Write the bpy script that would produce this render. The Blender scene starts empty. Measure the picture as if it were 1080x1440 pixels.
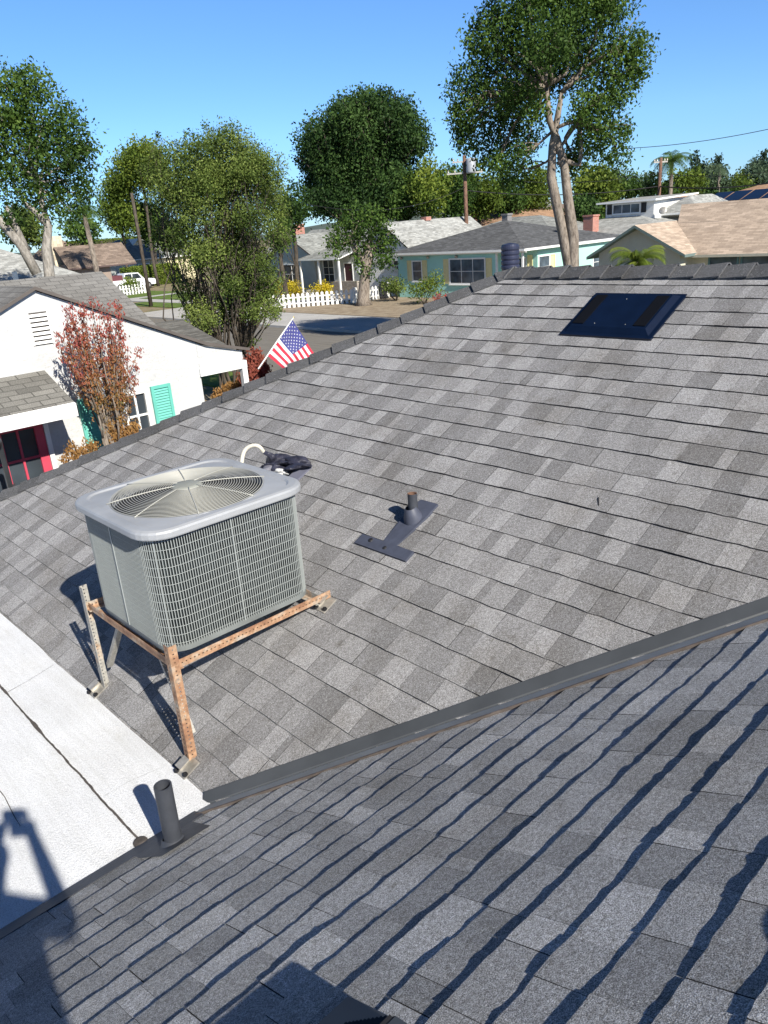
import bpy, math, random
import numpy as np
from mathutils import Matrix, Vector
random.seed(7); R = np.random.RandomState(11)
sc = bpy.context.scene
COL = sc.collection
rad = math.radians

# ------------------------------------------------------------------ camera, sky, sun, exposure
EYE = np.array([0.0, 0.0, 5.1])
F_PX, CX, CY = 1075.0, 540.0, 720.0
roll, pitch, az = rad(4.335), rad(20.6), rad(48.1)
up_c = np.array([-math.sin(roll)*math.cos(pitch), -math.cos(roll)*math.cos(pitch), -math.sin(pitch)])
fh = np.array([0, 0, 1.0]); fh = fh-(fh@up_c)*up_c; fh /= np.linalg.norm(fh)
rt = np.cross(fh, up_c)
if rt[0] < 0: rt = -rt
CM = np.array([math.cos(az)*fh+math.sin(az)*rt, math.sin(az)*fh-math.cos(az)*rt, up_c])
cam = bpy.data.cameras.new('camera'); camo = bpy.data.objects.new('camera', cam); COL.objects.link(camo)
cam.sensor_fit = 'VERTICAL'; cam.sensor_height = 24.0; cam.lens = 24.0*F_PX/1440.0
cam.clip_start = 0.02; cam.clip_end = 3000
mw = Matrix.Identity(4)
for i in range(3):
    mw[i][0] = CM[i, 0]; mw[i][1] = -CM[i, 1]; mw[i][2] = -CM[i, 2]; mw[i][3] = EYE[i]
camo.matrix_world = mw
sc.camera = camo

SUN_AZ, SUN_EL = 260.0, 35.5
w = bpy.data.worlds.new('World'); sc.world = w; w.use_nodes = True
nt = w.node_tree; bg = nt.nodes['Background']
sky = nt.nodes.new('ShaderNodeTexSky'); sky.sky_type = 'NISHITA'; sky.sun_disc = False
sky.sun_elevation = rad(SUN_EL); sky.sun_rotation = rad(90-SUN_AZ)
sky.air_density = 0.75; sky.dust_density = 0.0; sky.ozone_density = 6.0; sky.altitude = 30
tcw = nt.nodes.new('ShaderNodeTexCoord'); sxw = nt.nodes.new('ShaderNodeSeparateXYZ'); rw = nt.nodes.new('ShaderNodeValToRGB'); mxw = nt.nodes.new('ShaderNodeMix'); mxw.data_type = 'RGBA'; mxw.blend_type = 'MULTIPLY'; mxw.inputs[0].default_value = 1
nt.links.new(tcw.outputs['Generated'], sxw.inputs[0]); nt.links.new(sxw.outputs[2], rw.inputs[0])
_st = ((0.0, (.98, 1.22, 1.45)), (.10, (1.50, 1.76, 1.90)), (.30, (1.62, 2.02, 2.30)), (.46, (.55, .66, .78)), (1.0, (.50, .62, .74)))
while len(rw.color_ramp.elements) < len(_st): rw.color_ramp.elements.new(.5)
for _e, (_p, _c) in zip(rw.color_ramp.elements, _st): _e.position = _p; _e.color = (*_c, 1)
nt.links.new(sky.outputs[0], mxw.inputs[6]); nt.links.new(rw.outputs[0], mxw.inputs[7]); nt.links.new(mxw.outputs[2], bg.inputs[0]); bg.inputs[1].default_value = 0.056
sl = bpy.data.lights.new('sun', 'SUN'); sl.energy = 5.0; sl.angle = rad(0.55); sl.color = (1.0, 0.945, 0.85)
so = bpy.data.objects.new('sun', sl); COL.objects.link(so)
sd = Vector((math.cos(rad(SUN_AZ))*math.cos(rad(SUN_EL)), math.sin(rad(SUN_AZ))*math.cos(rad(SUN_EL)), math.sin(rad(SUN_EL))))
so.rotation_euler = sd.to_track_quat('Z', 'Y').to_euler(); so.location = (0, -20, 30)
sc.view_settings.view_transform = 'Standard'; sc.view_settings.look = 'None'
sc.view_settings.exposure = 0.62; sc.view_settings.gamma = 1.0

# ------------------------------------------------------------------ measuring helpers (photo bearing -> place in the world)
def ray(x, y):
    d = CM @ np.array([x-CX, y-CY, F_PX]); return d/np.linalg.norm(d)
def AT(x, y, d):
    r = ray(x, y); return EYE+r*d/math.hypot(r[0], r[1])
def PXX(x, y, X):
    r = ray(x, y); return EYE+r*X/r[0]
def PYY(x, y, Y):
    r = ray(x, y); return EYE+r*Y/r[1]

# ------------------------------------------------------------------ object helpers
def tag(o, label=None, cat=None, group=None, kind=None):
    if label: o['label'] = label
    if cat: o['category'] = cat
    if group: o['group'] = group
    if kind: o['kind'] = kind
    return o
def thing(name, loc, label, cat, group=None):
    o = bpy.data.objects.new(name, None); COL.objects.link(o); o.location = tuple(float(v) for v in loc); o.empty_display_size = .2
    return tag(o, label, cat, group)
def wmat(o):
    m = Matrix.Translation(o.location)
    return m if o.parent is None else wmat(o.parent) @ o.matrix_parent_inverse @ m
def adopt(o, parent):
    if parent is not None:
        o.parent = parent; o.matrix_parent_inverse = wmat(parent).inverted()
def copy_tree(o, off, parent=None):
    c = o.copy(); COL.objects.link(c)
    if parent is None: c.location = o.location+Vector(off)
    else: c.parent = parent
    for ch in [x for x in bpy.data.objects if x.parent == o]:
        copy_tree(ch, off, c)
    return c

class MB:
    def __init__(s): s.v = []; s.f = []; s.uv = []; s.mi = []; s.t = []; s.m = 0; s.tint = .5
    def face(s, pts, uv=None):
        b = len(s.v); s.v += [tuple(float(c) for c in p) for p in pts]; s.f.append(tuple(range(b, b+len(pts))))
        if uv is None:
            P = [np.array(p, float) for p in pts]; n = np.zeros(3)
            for i in range(len(P)): n += np.cross(P[i], P[(i+1) % len(P)])
            l = np.linalg.norm(n); n = n/l if l > 1e-12 else np.array([0, 0, 1.])
            u = np.cross([0, 0, 1.], n); lu = np.linalg.norm(u)
            u = u/lu if lu > 1e-3 else np.array([1., 0, 0]); v = np.cross(n, u)
            uv = [(float(p@u), float(p@v)) for p in P]
        s.uv.append(uv); s.mi.append(s.m); s.t.append(s.tint)
        return s
    def box(s, a, b, M=None):
        x0, y0, z0 = a; x1, y1, z1 = b
        c = [(x0, y0, z0), (x1, y0, z0), (x1, y1, z0), (x0, y1, z0), (x0, y0, z1), (x1, y0, z1), (x1, y1, z1), (x0, y1, z1)]
        if M is not None: c = [tuple(M @ Vector(p)) for p in c]
        for q in ((0, 3, 2, 1), (4, 5, 6, 7), (0, 1, 5, 4), (1, 2, 6, 5), (2, 3, 7, 6), (3, 0, 4, 7)): s.face([c[i] for i in q])
        return s
    def cbox(s, c, d, M=None): return s.box([c[i]-d[i]/2 for i in range(3)], [c[i]+d[i]/2 for i in range(3)], M)
    def bar(s, p, q, wd, hg, upv=(0, 0, 1)):
        p = np.array(p, float); q = np.array(q, float); d = q-p; L = np.linalg.norm(d); d /= L
        a = np.cross(d, upv); a /= np.linalg.norm(a); b = np.cross(a, d)
        def P(t, i, j): return p+d*t*L+a*i*wd/2+b*j*hg/2
        for (i, j, k, l, wdt) in ((-1, 1, 1, 1, wd), (1, -1, -1, -1, wd), (1, 1, 1, -1, hg), (-1, -1, -1, 1, hg)):
            s.face([P(0, i, j), P(0, k, l), P(1, k, l), P(1, i, j)], [(0, -wdt/2), (0, wdt/2), (L, wdt/2), (L, -wdt/2)])
        s.face([P(0, -1, -1), P(0, 1, -1), P(0, 1, 1), P(0, -1, 1)]); s.face([P(1, -1, 1), P(1, 1, 1), P(1, 1, -1), P(1, -1, -1)])
        return s
    def tube(s, pts, rr, n=8, cap=True, closed=False):
        pts = [np.array(p, float) for p in pts]
        if not hasattr(rr, '__len__'): rr = [rr]*len(pts)
        rings = []; prev = None; N = len(pts)
        for i, p in enumerate(pts):
            if closed: d = pts[(i+1) % N]-pts[i-1]
            else: d = pts[min(i+1, N-1)]-pts[max(i-1, 0)]
            d = d/(np.linalg.norm(d)+1e-12)
            if prev is None:
                a = np.cross(d, [0, 0, 1.]);
                if np.linalg.norm(a) < .1: a = np.cross(d, [1., 0, 0])
            else: a = prev-(prev@d)*d
            a /= np.linalg.norm(a)+1e-12; prev = a; b = np.cross(d, a)
            rings.append([p+rr[i]*(a*math.cos(2*math.pi*k/n)+b*math.sin(2*math.pi*k/n)) for k in range(n)])
        base = len(s.v)
        for r in rings: s.v += [tuple(float(c) for c in p) for p in r]
        M = N if closed else N-1
        Ln = 0
        for i in range(M):
            j = (i+1) % N; L1 = Ln+np.linalg.norm(pts[j]-pts[i])
            for k in range(n):
                k2 = (k+1) % n
                s.f.append((base+i*n+k, base+i*n+k2, base+j*n+k2, base+j*n+k))
                cc = 2*math.pi*max(rr[i], .001)/n
                s.uv.append([(cc*k, Ln), (cc*(k+1), Ln), (cc*(k+1), L1), (cc*k, L1)]); s.mi.append(s.m); s.t.append(s.tint)
            Ln = L1
        if cap and not closed:
            for i, rev in ((0, True), (N-1, False)):
                idx = [base+i*n+k for k in range(n)]
                if rev: idx.reverse()
                s.f.append(tuple(idx)); s.uv.append([(0, 0)]*n); s.mi.append(s.m); s.t.append(s.tint)
        return s
    def cyl(s, p, q, r0, r1=None, n=16): return s.tube([p, q], [r0, r0 if r1 is None else r1], n)
    def lathe(s, c, prof, n=24, axis=None):
        M = Matrix.Identity(3) if axis is None else Vector(axis).to_track_quat('Z', 'Y').to_matrix()
        base = len(s.v)
        for (r, z) in prof:
            for k in range(n):
                a = 2*math.pi*k/n; p = M @ Vector((r*math.cos(a), r*math.sin(a), z)); s.v.append((p.x+c[0], p.y+c[1], p.z+c[2]))
        for i in range(len(prof)-1):
            for k in range(n):
                k2 = (k+1) % n
                s.f.append((base+i*n+k, base+i*n+k2, base+(i+1)*n+k2, base+(i+1)*n+k)); s.uv.append([(k, i), (k+1, i), (k+1, i+1), (k, i+1)]); s.mi.append(s.m); s.t.append(s.tint)
        return s
    def build(s, name, mats, parent=None, smooth=False):
        me = bpy.data.meshes.new(name); me.from_pydata(s.v, [], s.f)
        if not isinstance(mats, (list, tuple)): mats = [mats]
        for m in mats: me.materials.append(m)
        ul = me.uv_layers.new(name='uv'); ul.data.foreach_set('uv', [c for f in s.uv for p in f for c in p])
        me.polygons.foreach_set('material_index', s.mi)
        at = me.attributes.new('tint', 'FLOAT', 'FACE'); at.data.foreach_set('value', s.t)
        if smooth: me.polygons.foreach_set('use_smooth', [True]*len(s.f))
        me.update()
        o = bpy.data.objects.new(name, me); COL.objects.link(o); adopt(o, parent); return o

# ------------------------------------------------------------------ materials
def newmat(name):
    m = bpy.data.materials.new(name); m.use_nodes = True; t = m.node_tree
    return m, t, t.nodes['Principled BSDF']
def N(t, k, **kw):
    n = t.nodes.new('ShaderNode'+k)
    for a, b in kw.items(): setattr(n, a, b)
    return n
def ramp(t, src, stops):
    r = N(t, 'ValToRGB'); t.links.new(src, r.inputs[0]); e = r.color_ramp.elements
    while len(e) < len(stops): e.new(.5)
    for i, (p, c) in enumerate(stops): e[i].position = p; e[i].color = (*c, 1) if len(c) == 3 else c
    return r.outputs[0]
def mixc(t, f, a, b, mode='MIX'):
    m = N(t, 'Mix', data_type='RGBA', blend_type=mode)
    for i, v in ((0, f), (6, a), (7, b)):
        if hasattr(v, 'links'): t.links.new(v, m.inputs[i])
        else: m.inputs[i].default_value = v if i == 0 else (*v, 1)
    return m.outputs[2]
def math_(t, op, a, b=0.0, c=None):
    m = N(t, 'Math', operation=op)
    for i, v in enumerate((a, b) if c is None else (a, b, c)):
        if hasattr(v, 'links'): t.links.new(v, m.inputs[i])
        else: m.inputs[i].default_value = v
    return m.outputs[0]
def coord(t, kind='Object', scale=(1, 1, 1)):
    tc = N(t, 'TexCoord'); mp = N(t, 'Mapping'); mp.inputs['Scale'].default_value = scale
    t.links.new(tc.outputs[kind], mp.inputs[0]); return mp.outputs[0]
def noise(t, co, s, d=3, r=.55):
    n = N(t, 'TexNoise'); t.links.new(co, n.inputs['Vector']); n.inputs['Scale'].default_value = s; n.inputs['Detail'].default_value = d; n.inputs['Roughness'].default_value = r
    return n.outputs[0]
def bump(t, p, h, dist=.01, st=1.0):
    b = N(t, 'Bump'); b.inputs['Strength'].default_value = st; b.inputs['Distance'].default_value = dist
    t.links.new(h, b.inputs['Height']); t.links.new(b.outputs[0], p.inputs['Normal'])
def plain(name, c, rough=.6, metal=0, var=.12, sc_=6, bmp=0, bs=40, spec=.5):
    m, t, p = newmat(name); co = coord(t)
    n = noise(t, co, sc_, 4)
    k = lambda f: tuple(min(1, v*f) for v in c)
    t.links.new(ramp(t, n, [(.3, k(1-var)), (.7, k(1+var))]), p.inputs['Base Color'])
    p.inputs['Roughness'].default_value = rough; p.inputs['Metallic'].default_value = metal; p.inputs['Specular IOR Level'].default_value = spec
    if bmp: bump(t, p, noise(t, co, bs, 4), bmp)
    return m
def shingle_real(name, dark, light):
    """granulated shingle: tint per tab x granules x weathering"""
    m, t, p = newmat(name); co = coord(t)
    at = N(t, 'Attribute', attribute_name='tint')
    c = ramp(t, at.outputs['Fac'], [(0, dark), (.5, tuple((a+b)/2 for a, b in zip(dark, light))), (1, light)])
    g = noise(t, co, 380, 2, .75)
    g2 = noise(t, co, 95, 2, .6)
    c = mixc(t, 1.0, c, ramp(t, g, [(.33, (.30, .30, .31)), (.5, (.92, .92, .92)), (.64, (1.75, 1.75, 1.8))]), 'MULTIPLY')
    c = mixc(t, 1.0, c, ramp(t, g2, [(.35, (.8, .79, .78)), (.65, (1.18, 1.18, 1.2))]), 'MULTIPLY')
    v = N(t, 'TexVoronoi'); v.inputs['Scale'].default_value = 170; t.links.new(co, v.inputs['Vector'])
    sp = ramp(t, v.outputs['Color'], [(.84, (0, 0, 0)), (.88, (1, 1, 1))])
    ds = ramp(t, v.outputs['Distance'], [(.28, (1, 1, 1)), (.4, (0, 0, 0))])
    f = math_(t, 'MULTIPLY', sp, ds); f = math_(t, 'MULTIPLY', f, .6)
    c = mixc(t, f, c, (.8, .8, .78))
    st = noise(t, co, 2.3, 5, .6)
    c = mixc(t, 1.0, c, ramp(t, st, [(.34, (.84, .825, .80)), (.5, (1, 1, 1)), (.7, (1.08, 1.08, 1.08))]), 'MULTIPLY')
    st2 = noise(t, co, 14, 4, .7)
    c = mixc(t, 1.0, c, ramp(t, st2, [(.27, (.68, .66, .62)), (.39, (1, 1, 1)), (.8, (1.05, 1.05, 1.05))]), 'MULTIPLY')
    t.links.new(c, p.inputs['Base Color']); p.inputs['Roughness'].default_value = .92; p.inputs['Specular IOR Level'].default_value = .25
    bump(t, p, g, .005, 1.0)
    return m
def roof_far(name, c, bw=.32, rh=.143, mort=.012, var=.3, lined=True):
    m, t, p = newmat(name); co = coord(t, 'UV')
    b = N(t, 'TexBrick'); t.links.new(co, b.inputs['Vector']); b.inputs['Scale'].default_value = 1
    b.inputs['Brick Width'].default_value = bw; b.inputs['Row Height'].default_value = rh; b.inputs['Mortar Size'].default_value = mort
    k = lambda f: (*[min(1, v*f) for v in c], 1)
    b.inputs['Color1'].default_value = k(1-var); b.inputs['Color2'].default_value = k(1+var); b.inputs['Mortar'].default_value = k(.55 if lined else .8); b.inputs['Mortar Smooth'].default_value = .3
    n = noise(t, coord(t), 1.3, 4)
    c2 = mixc(t, 1.0, b.outputs['Color'], ramp(t, n, [(.3, (.82, .81, .8)), (.7, (1.12, 1.12, 1.12))]), 'MULTIPLY')
    c2 = mixc(t, 1.0, c2, ramp(t, noise(t, co, 60, 2), [(.35, (.75, .75, .75)), (.65, (1.25, 1.25, 1.25))]), 'MULTIPLY')
    t.links.new(c2, p.inputs['Base Color']); p.inputs['Roughness'].default_value = .95; p.inputs['Specular IOR Level'].default_value = .2
    return m
def stucco(name, c, bmp=.006, bs=30, dirt=.12):
    m, t, p = newmat(name); co = coord(t)
    k = lambda f: tuple(min(1, v*f) for v in c)
    c1 = ramp(t, noise(t, co, 1.2, 5, .65), [(.3, k(1-dirt)), (.6, k(1.0))])
    t.links.new(mixc(t, 1.0, c1, ramp(t, noise(t, co, 25, 3), [(.35, (.94, .94, .94)), (.65, (1.04, 1.04, 1.04))]), 'MULTIPLY'), p.inputs['Base Color'])
    p.inputs['Roughness'].default_value = .9; p.inputs['Specular IOR Level'].default_value = .2
    bump(t, p, noise(t, co, bs, 5, .65), bmp); return m
def glassy(name, c=(.02, .025, .03)):
    m, t, p = newmat(name)
    t.links.new(ramp(t, noise(t, coord(t), 1.2, 2), [(.35, c), (.7, tuple(v*3 for v in c))]), p.inputs['Base Color'])
    p.inputs['Roughness'].default_value = .08; return m
def leafmat(name, dark, mid, light, trans=.35):
    m, t, p = newmat(name)
    at = N(t, 'Attribute', attribute_name='tint')
    c = ramp(t, at.outputs['Fac'], [(0, dark), (.5, mid), (1, light)])
    t.links.new(c, p.inputs['Base Color']); p.inputs['Roughness'].default_value = .6; p.inputs['Specular IOR Level'].default_value = .18
    tr = N(t, 'BsdfTranslucent'); t.links.new(c, tr.inputs[0])
    mx = N(t, 'MixShader'); mx.inputs[0].default_value = trans
    out = t.nodes['Material Output']; t.links.new(p.outputs[0], mx.inputs[1]); t.links.new(tr.outputs[0], mx.inputs[2]); t.links.new(mx.outputs[0], out.inputs[0])
    return m
def bark(name, c1, c2, s=9):
    m, t, p = newmat(name); co = coord(t, 'Object', (1, 1, .35)); n = noise(t, co, s, 5, .7)
    t.links.new(ramp(t, n, [(.35, c1), (.62, c2)]), p.inputs['Base Color']); p.inputs['Roughness'].default_value = .9; bump(t, p, n, .04); return m
def perforated(name):
    """rusty galvanised slotted steel with round punched holes"""
    m, t, p = newmat(name); uv = coord(t, 'UV'); co = coord(t)
    at = N(t, 'Attribute', attribute_name='tint')
    n = noise(t, co, 9, 5, .65)
    f = math_(t, 'ADD', n, math_(t, 'SUBTRACT', at.outputs['Fac'], .5))
    c = ramp(t, f, [(.38, (.38, .37, .34)), (.46, (.46, .38, .30)), (.56, (.44, .27, .165)), (.68, (.30, .16, .095))])
    c = mixc(t, 1.0, c, ramp(t, noise(t, co, 60, 3), [(.3, (.7, .7, .7)), (.7, (1.15, 1.15, 1.15))]), 'MULTIPLY')
    t.links.new(c, p.inputs['Base Color']); p.inputs['Roughness'].default_value = .7; p.inputs['Metallic'].default_value = .15
    sx = N(t, 'SeparateXYZ'); t.links.new(uv, sx.inputs[0])
    a = math_(t, 'MODULO', sx.outputs[0], .022); a = math_(t, 'SUBTRACT', a, .011)
    d = math_(t, 'SQRT', math_(t, 'ADD', math_(t, 'MULTIPLY', a, a), math_(t, 'MULTIPLY', sx.outputs[1], sx.outputs[1])))
    h = math_(t, 'LESS_THAN', d, .0042)
    tr = N(t, 'BsdfTransparent'); mx = N(t, 'MixShader'); t.links.new(h, mx.inputs[0]); t.links.new(p.outputs[0], mx.inputs[1]); t.links.new(tr.outputs[0], mx.inputs[2])
    t.links.new(mx.outputs[0], t.nodes['Material Output'].inputs[0]); return m
def brickmat(name, c, mort=(.45, .42, .38), bw=.2, rh=.07):
    m, t, p = newmat(name); b = N(t, 'TexBrick'); t.links.new(coord(t, 'UV'), b.inputs['Vector']); b.inputs['Scale'].default_value = 1
    b.inputs['Brick Width'].default_value = bw; b.inputs['Row Height'].default_value = rh; b.inputs['Mortar Size'].default_value = .008
    b.inputs['Color1'].default_value = (*[v*.8 for v in c], 1); b.inputs['Color2'].default_value = (*[min(1, v*1.25) for v in c], 1); b.inputs['Mortar'].default_value = (*mort, 1)
    t.links.new(b.outputs[0], p.inputs['Base Color']); p.inputs['Roughness'].default_value = .9; return m
def siding(name, c, rh=.14):
    m, t, p = newmat(name); uv = coord(t, 'UV'); sx = N(t, 'SeparateXYZ'); t.links.new(uv, sx.inputs[0])
    a = math_(t, 'FRACT', math_(t, 'DIVIDE', sx.outputs[1], rh))
    t.links.new(ramp(t, noise(t, coord(t), 2, 4), [(.3, tuple(v*.85 for v in c)), (.7, c)]), p.inputs['Base Color'])
    p.inputs['Roughness'].default_value = .7; bump(t, p, a, .02); return m

M = {}
M['shA'] = shingle_real('shingle_upper', (.192, .191, .190), (.390, .388, .385))
M['shB'] = shingle_real('shingle_lower', (.245, .252, .256), (.47, .478, .482))  # same shingle, colour lightened to make up for the grazing sun
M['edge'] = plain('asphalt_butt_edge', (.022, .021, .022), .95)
M['cap'] = shingle_real('shingle_cap', (.075, .077, .08), (.13, .132, .135))
M['metal_dark'] = plain('dark_metal', (.062, .068, .075), .5, .1, .15, 5)
M['metal_light'] = plain('lit_leaf_flashing', (.30, .315, .32), .6, .0, .2, 4)
M['rusty_edge'] = plain('rusty_edge', (.085, .07, .062), .85, 0, .35, 14)
M['pipe'] = plain('grey_vent_paint', (.045, .050, .062), .55, .0, .18, 12, .002, 60)
M['pipe_in'] = plain('pipe_inside', (.16, .09, .06), .9)
M['blue_flash'] = plain('slate_blue_flashing', (.062, .070, .100), .55, 0, .15, 20)
M['white_metal'] = plain('white_trim', (.78, .78, .76), .6, 0, .05)
M['white_paint'] = plain('white_paint', (.74, .74, .71), .6, 0, .08, 3)
M['black'] = plain('black_rubber', (.015, .015, .017), .6)
M['perf'] = perforated('rusty_slotted_angle')
M['zinc'] = plain('zinc_foot', (.42, .40, .36), .5, .5, .35, 18)
M['tar'] = plain('tar_joint', (.075, .065, .06), .95, 0, .4, 25)
M['stucco_w'] = stucco('white_stucco', (.54, .545, .54), .022, 8, .12)
M['stucco_teal'] = stucco('teal_stucco', (.38, .68, .62), .01, 20, .06)
M['stucco_aqua'] = stucco('aqua_stucco', (.40, .66, .58), .01, 20, .05)
M['stucco_beige'] = stucco('beige_stucco', (.58, .55, .44), .01, 20)
M['stucco_cream'] = stucco('cream_stucco', (.62, .56, .36), .01, 20)
M['stucco_grey'] = stucco('grey_stucco', (.42, .44, .42), .01, 20)
M['stucco_brown'] = stucco('taupe_stucco', (.30, .24, .20), .01, 20)
M['siding_grey'] = siding('grey_siding', (.50, .53, .52))
M['siding_white'] = siding('white_siding', (.72, .72, .70), .2)
M['roof_left'] = roof_far('grey_shingle', (.195, .19, .18), .3, .143, .010, .14)
M['roof_porch'] = roof_far('porch_shingle', (.17, .165, .15))
M['roof_teal'] = roof_far('charcoal_shingle', (.105, .108, .112), lined=False)
M['roof_grey'] = roof_far('pale_grey_shingle', (.25, .26, .25), lined=False)
M['roof_grey2'] = roof_far('light_grey_shingle', (.33, .335, .32), lined=False)
M['roof_tan'] = roof_far('tan_shingle', (.44, .35, .275), .45, .145, .008, .2)
M['roof_brown'] = roof_far('brown_shingle', (.38, .24, .155), .9, .2, .02, .2)
M['roof_taupe'] = roof_far('taupe_shingle', (.20, .155, .125), lined=False)
M['glass'] = glassy('window_glass')
M['glass_b'] = glassy('window_glass_blue', (.04, .055, .07))
M['shutter_teal'] = plain('turquoise_shutter', (.12, .45, .37), .55, 0, .06)
M['shutter_yel'] = plain('pale_yellow_shutter', (.72, .64, .34), .6, 0, .06)
M['pink'] = plain('crimson_door_paint', (.50, .055, .095), .5, 0, .06)
M['brick'] = brickmat('red_brick', (.36, .10, .06))
M['stone'] = brickmat('pale_stone', (.55, .47, .35), (.35, .3, .22), .35, .22)
M['cobble'] = brickmat('grey_stone_veneer', (.30, .27, .24), (.2, .18, .16), .25, .12)
M['bark_p'] = bark('pale_mottled_bark', (.10, .078, .06), (.29, .245, .20))
M['bark_d'] = bark('dark_bark', (.035, .028, .022), (.10, .08, .06))
M['bark_s'] = bark('silver_bark', (.16, .145, .125), (.38, .35, .31), 8)
M['pole'] = bark('pole_wood', (.08, .045, .03), (.22, .12, .08), 12)
M['leaf_g'] = leafmat('leaf_green', (.018, .040, .010), (.060, .115, .022), (.15, .235, .045))
M['leaf_dk'] = leafmat('leaf_dark', (.010, .026, .008), (.028, .062, .016), (.075, .135, .032), .25)
M['leaf_ol'] = leafmat('leaf_olive', (.030, .052, .012), (.105, .155, .032), (.27, .33, .085), .3)
M['leaf_yg'] = leafmat('leaf_yellowgreen', (.045, .075, .012), (.130, .19, .028), (.28, .33, .06))
M['leaf_red'] = leafmat('leaf_red', (.16, .055, .02), (.30, .075, .045), (.42, .07, .085), .3)
M['leaf_orange'] = leafmat('leaf_rust', (.10, .07, .02), (.27, .13, .045), (.38, .22, .08), .3)
M['leaf_yel'] = leafmat('flower_yellow', (.20, .20, .03), (.50, .40, .03), (.75, .6, .05), .3)
M['leaf_pale'] = leafmat('leaf_pale', (.12, .14, .09), (.28, .31, .2), (.5, .52, .4), .3)
M['leaf_far'] = leafmat('leaf_hazy', (.035, .06, .04), (.07, .11, .06), (.13, .175, .09), .2)

# ------------------------------------------------------------------ ground, street, pavements
def ground_mat(name, stops, s=1.5, bmp=.02):
    m, t, p = newmat(name); co = coord(t); n = noise(t, co, s, 6, .65)
    c = ramp(t, n, stops); c = mixc(t, 1.0, c, ramp(t, noise(t, co, 30, 3), [(.3, (.75, .75, .75)), (.7, (1.2, 1.2, 1.2))]), 'MULTIPLY')
    t.links.new(c, p.inputs['Base Color']); p.inputs['Roughness'].default_value = .95; p.inputs['Specular IOR Level'].default_value = .2
    bump(t, p, n, bmp); return m
M['soil'] = ground_mat('dry_lawn', [(.35, (.16, .12, .07)), (.5, (.27, .22, .14)), (.65, (.09, .12, .035))], .5)
M['lawn'] = ground_mat('green_lawn', [(.3, (.06, .10, .02)), (.6, (.13, .19, .035))], 1.2)
M['dirt'] = ground_mat('bare_dirt', [(.3, (.20, .15, .10)), (.65, (.36, .30, .22))], 1.5)
M['concrete'] = ground_mat('pale_concrete', [(.3, (.38, .37, .35)), (.7, (.48, .47, .45))], .8, .005)
def streaky():
    m, t, p = newmat('worn_asphalt'); co = coord(t, 'Object', (3.0, .12, 1)); n = noise(t, co, 2.2, 6, .7)
    c = ramp(t, n, [(.3, (.12, .108, .09)), (.5, (.17, .155, .13)), (.7, (.22, .20, .17))])
    c = mixc(t, 1.0, c, ramp(t, noise(t, coord(t), 40, 2), [(.3, (.8, .8, .8)), (.7, (1.15, 1.15, 1.15))]), 'MULTIPLY')
    t.links.new(c, p.inputs['Base Color']); p.inputs['Roughness'].default_value = .9; return m
M['asphalt'] = streaky()
def sheet(name, x0, x1, y0, y1, z, mat, kind='structure'):
    mb = MB(); mb.face([(x0, y0, z), (x1, y0, z), (x1, y1, z), (x0, y1, z)]); o = mb.build(name, mat); tag(o, kind=kind); return o
sheet('ground', -1500, 1500, -1500, 1500, 0, M['soil'])
sheet('road', 16.5, 25.9, -150, 400, .01, M['asphalt'])
def slab(name, x0, x1, y0, y1, z0, z1, mat):
    mb = MB(); mb.box((x0, y0, z0), (x1, y1, z1)); o = mb.build(name, mat); tag(o, kind='structure'); return o
slab('kerb', 25.9, 26.05, -150, 400, -.1, .13, M['concrete'])
slab('kerb', 16.35, 16.5, -150, 400, -.1, .13, M['concrete'])
slab('pavement', 26.054, 30.6, 24, 56, -.1, .11, M['concrete'])
slab('path', 31.2, 39.6, 47.3, 49.3, -.1, .06, M['concrete'])
slab('path', 33, 47, 72, 73.5, -.1, .06, M['concrete'])
slab('pavement', 33, 34.6, 56.5, 130, -.1, .09, M['concrete'])
slab('lawn', 14.2, 16.2, -60, 150, -.1, .05, M['lawn'])
slab('lawn', 30.75, 40.5, 56.5, 67, -.1, .055, M['lawn'])
slab('lawn', 35, 41, 67.2, 100, -.1, .055, M['lawn'])
slab('lawn', 31.2, 38.5, 49.5, 56.3, -.1, .05, M['lawn'])
slab('dirt', 31.2, 40.2, 25, 47.0, -.1, .04, M['dirt'])
def hills():
    mb = MB(); n = 80; pts = []
    for i in range(n+1):
        a = rad(-30+150*i/n); d = 700
        h = 12+7*math.sin(i*.35)+4*math.sin(i*.9+1)
        if math.degrees(a) > 48: h *= .45
        pts.append((d*math.cos(a), d*math.sin(a), h))
    for i in range(n):
        a, b = pts[i], pts[i+1]
        mb.face([(a[0]*.8, a[1]*.8, -1), (b[0]*.8, b[1]*.8, -1), b, a])
        mb.face([a, b, (b[0]*1.3, b[1]*1.3, -1), (a[0]*1.3, a[1]*1.3, -1)])
    o = mb.build('hills', plain('far_slopes', (.07, .095, .07), .95, 0, .3, .03), smooth=True); tag(o, kind='structure')
hills()

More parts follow.
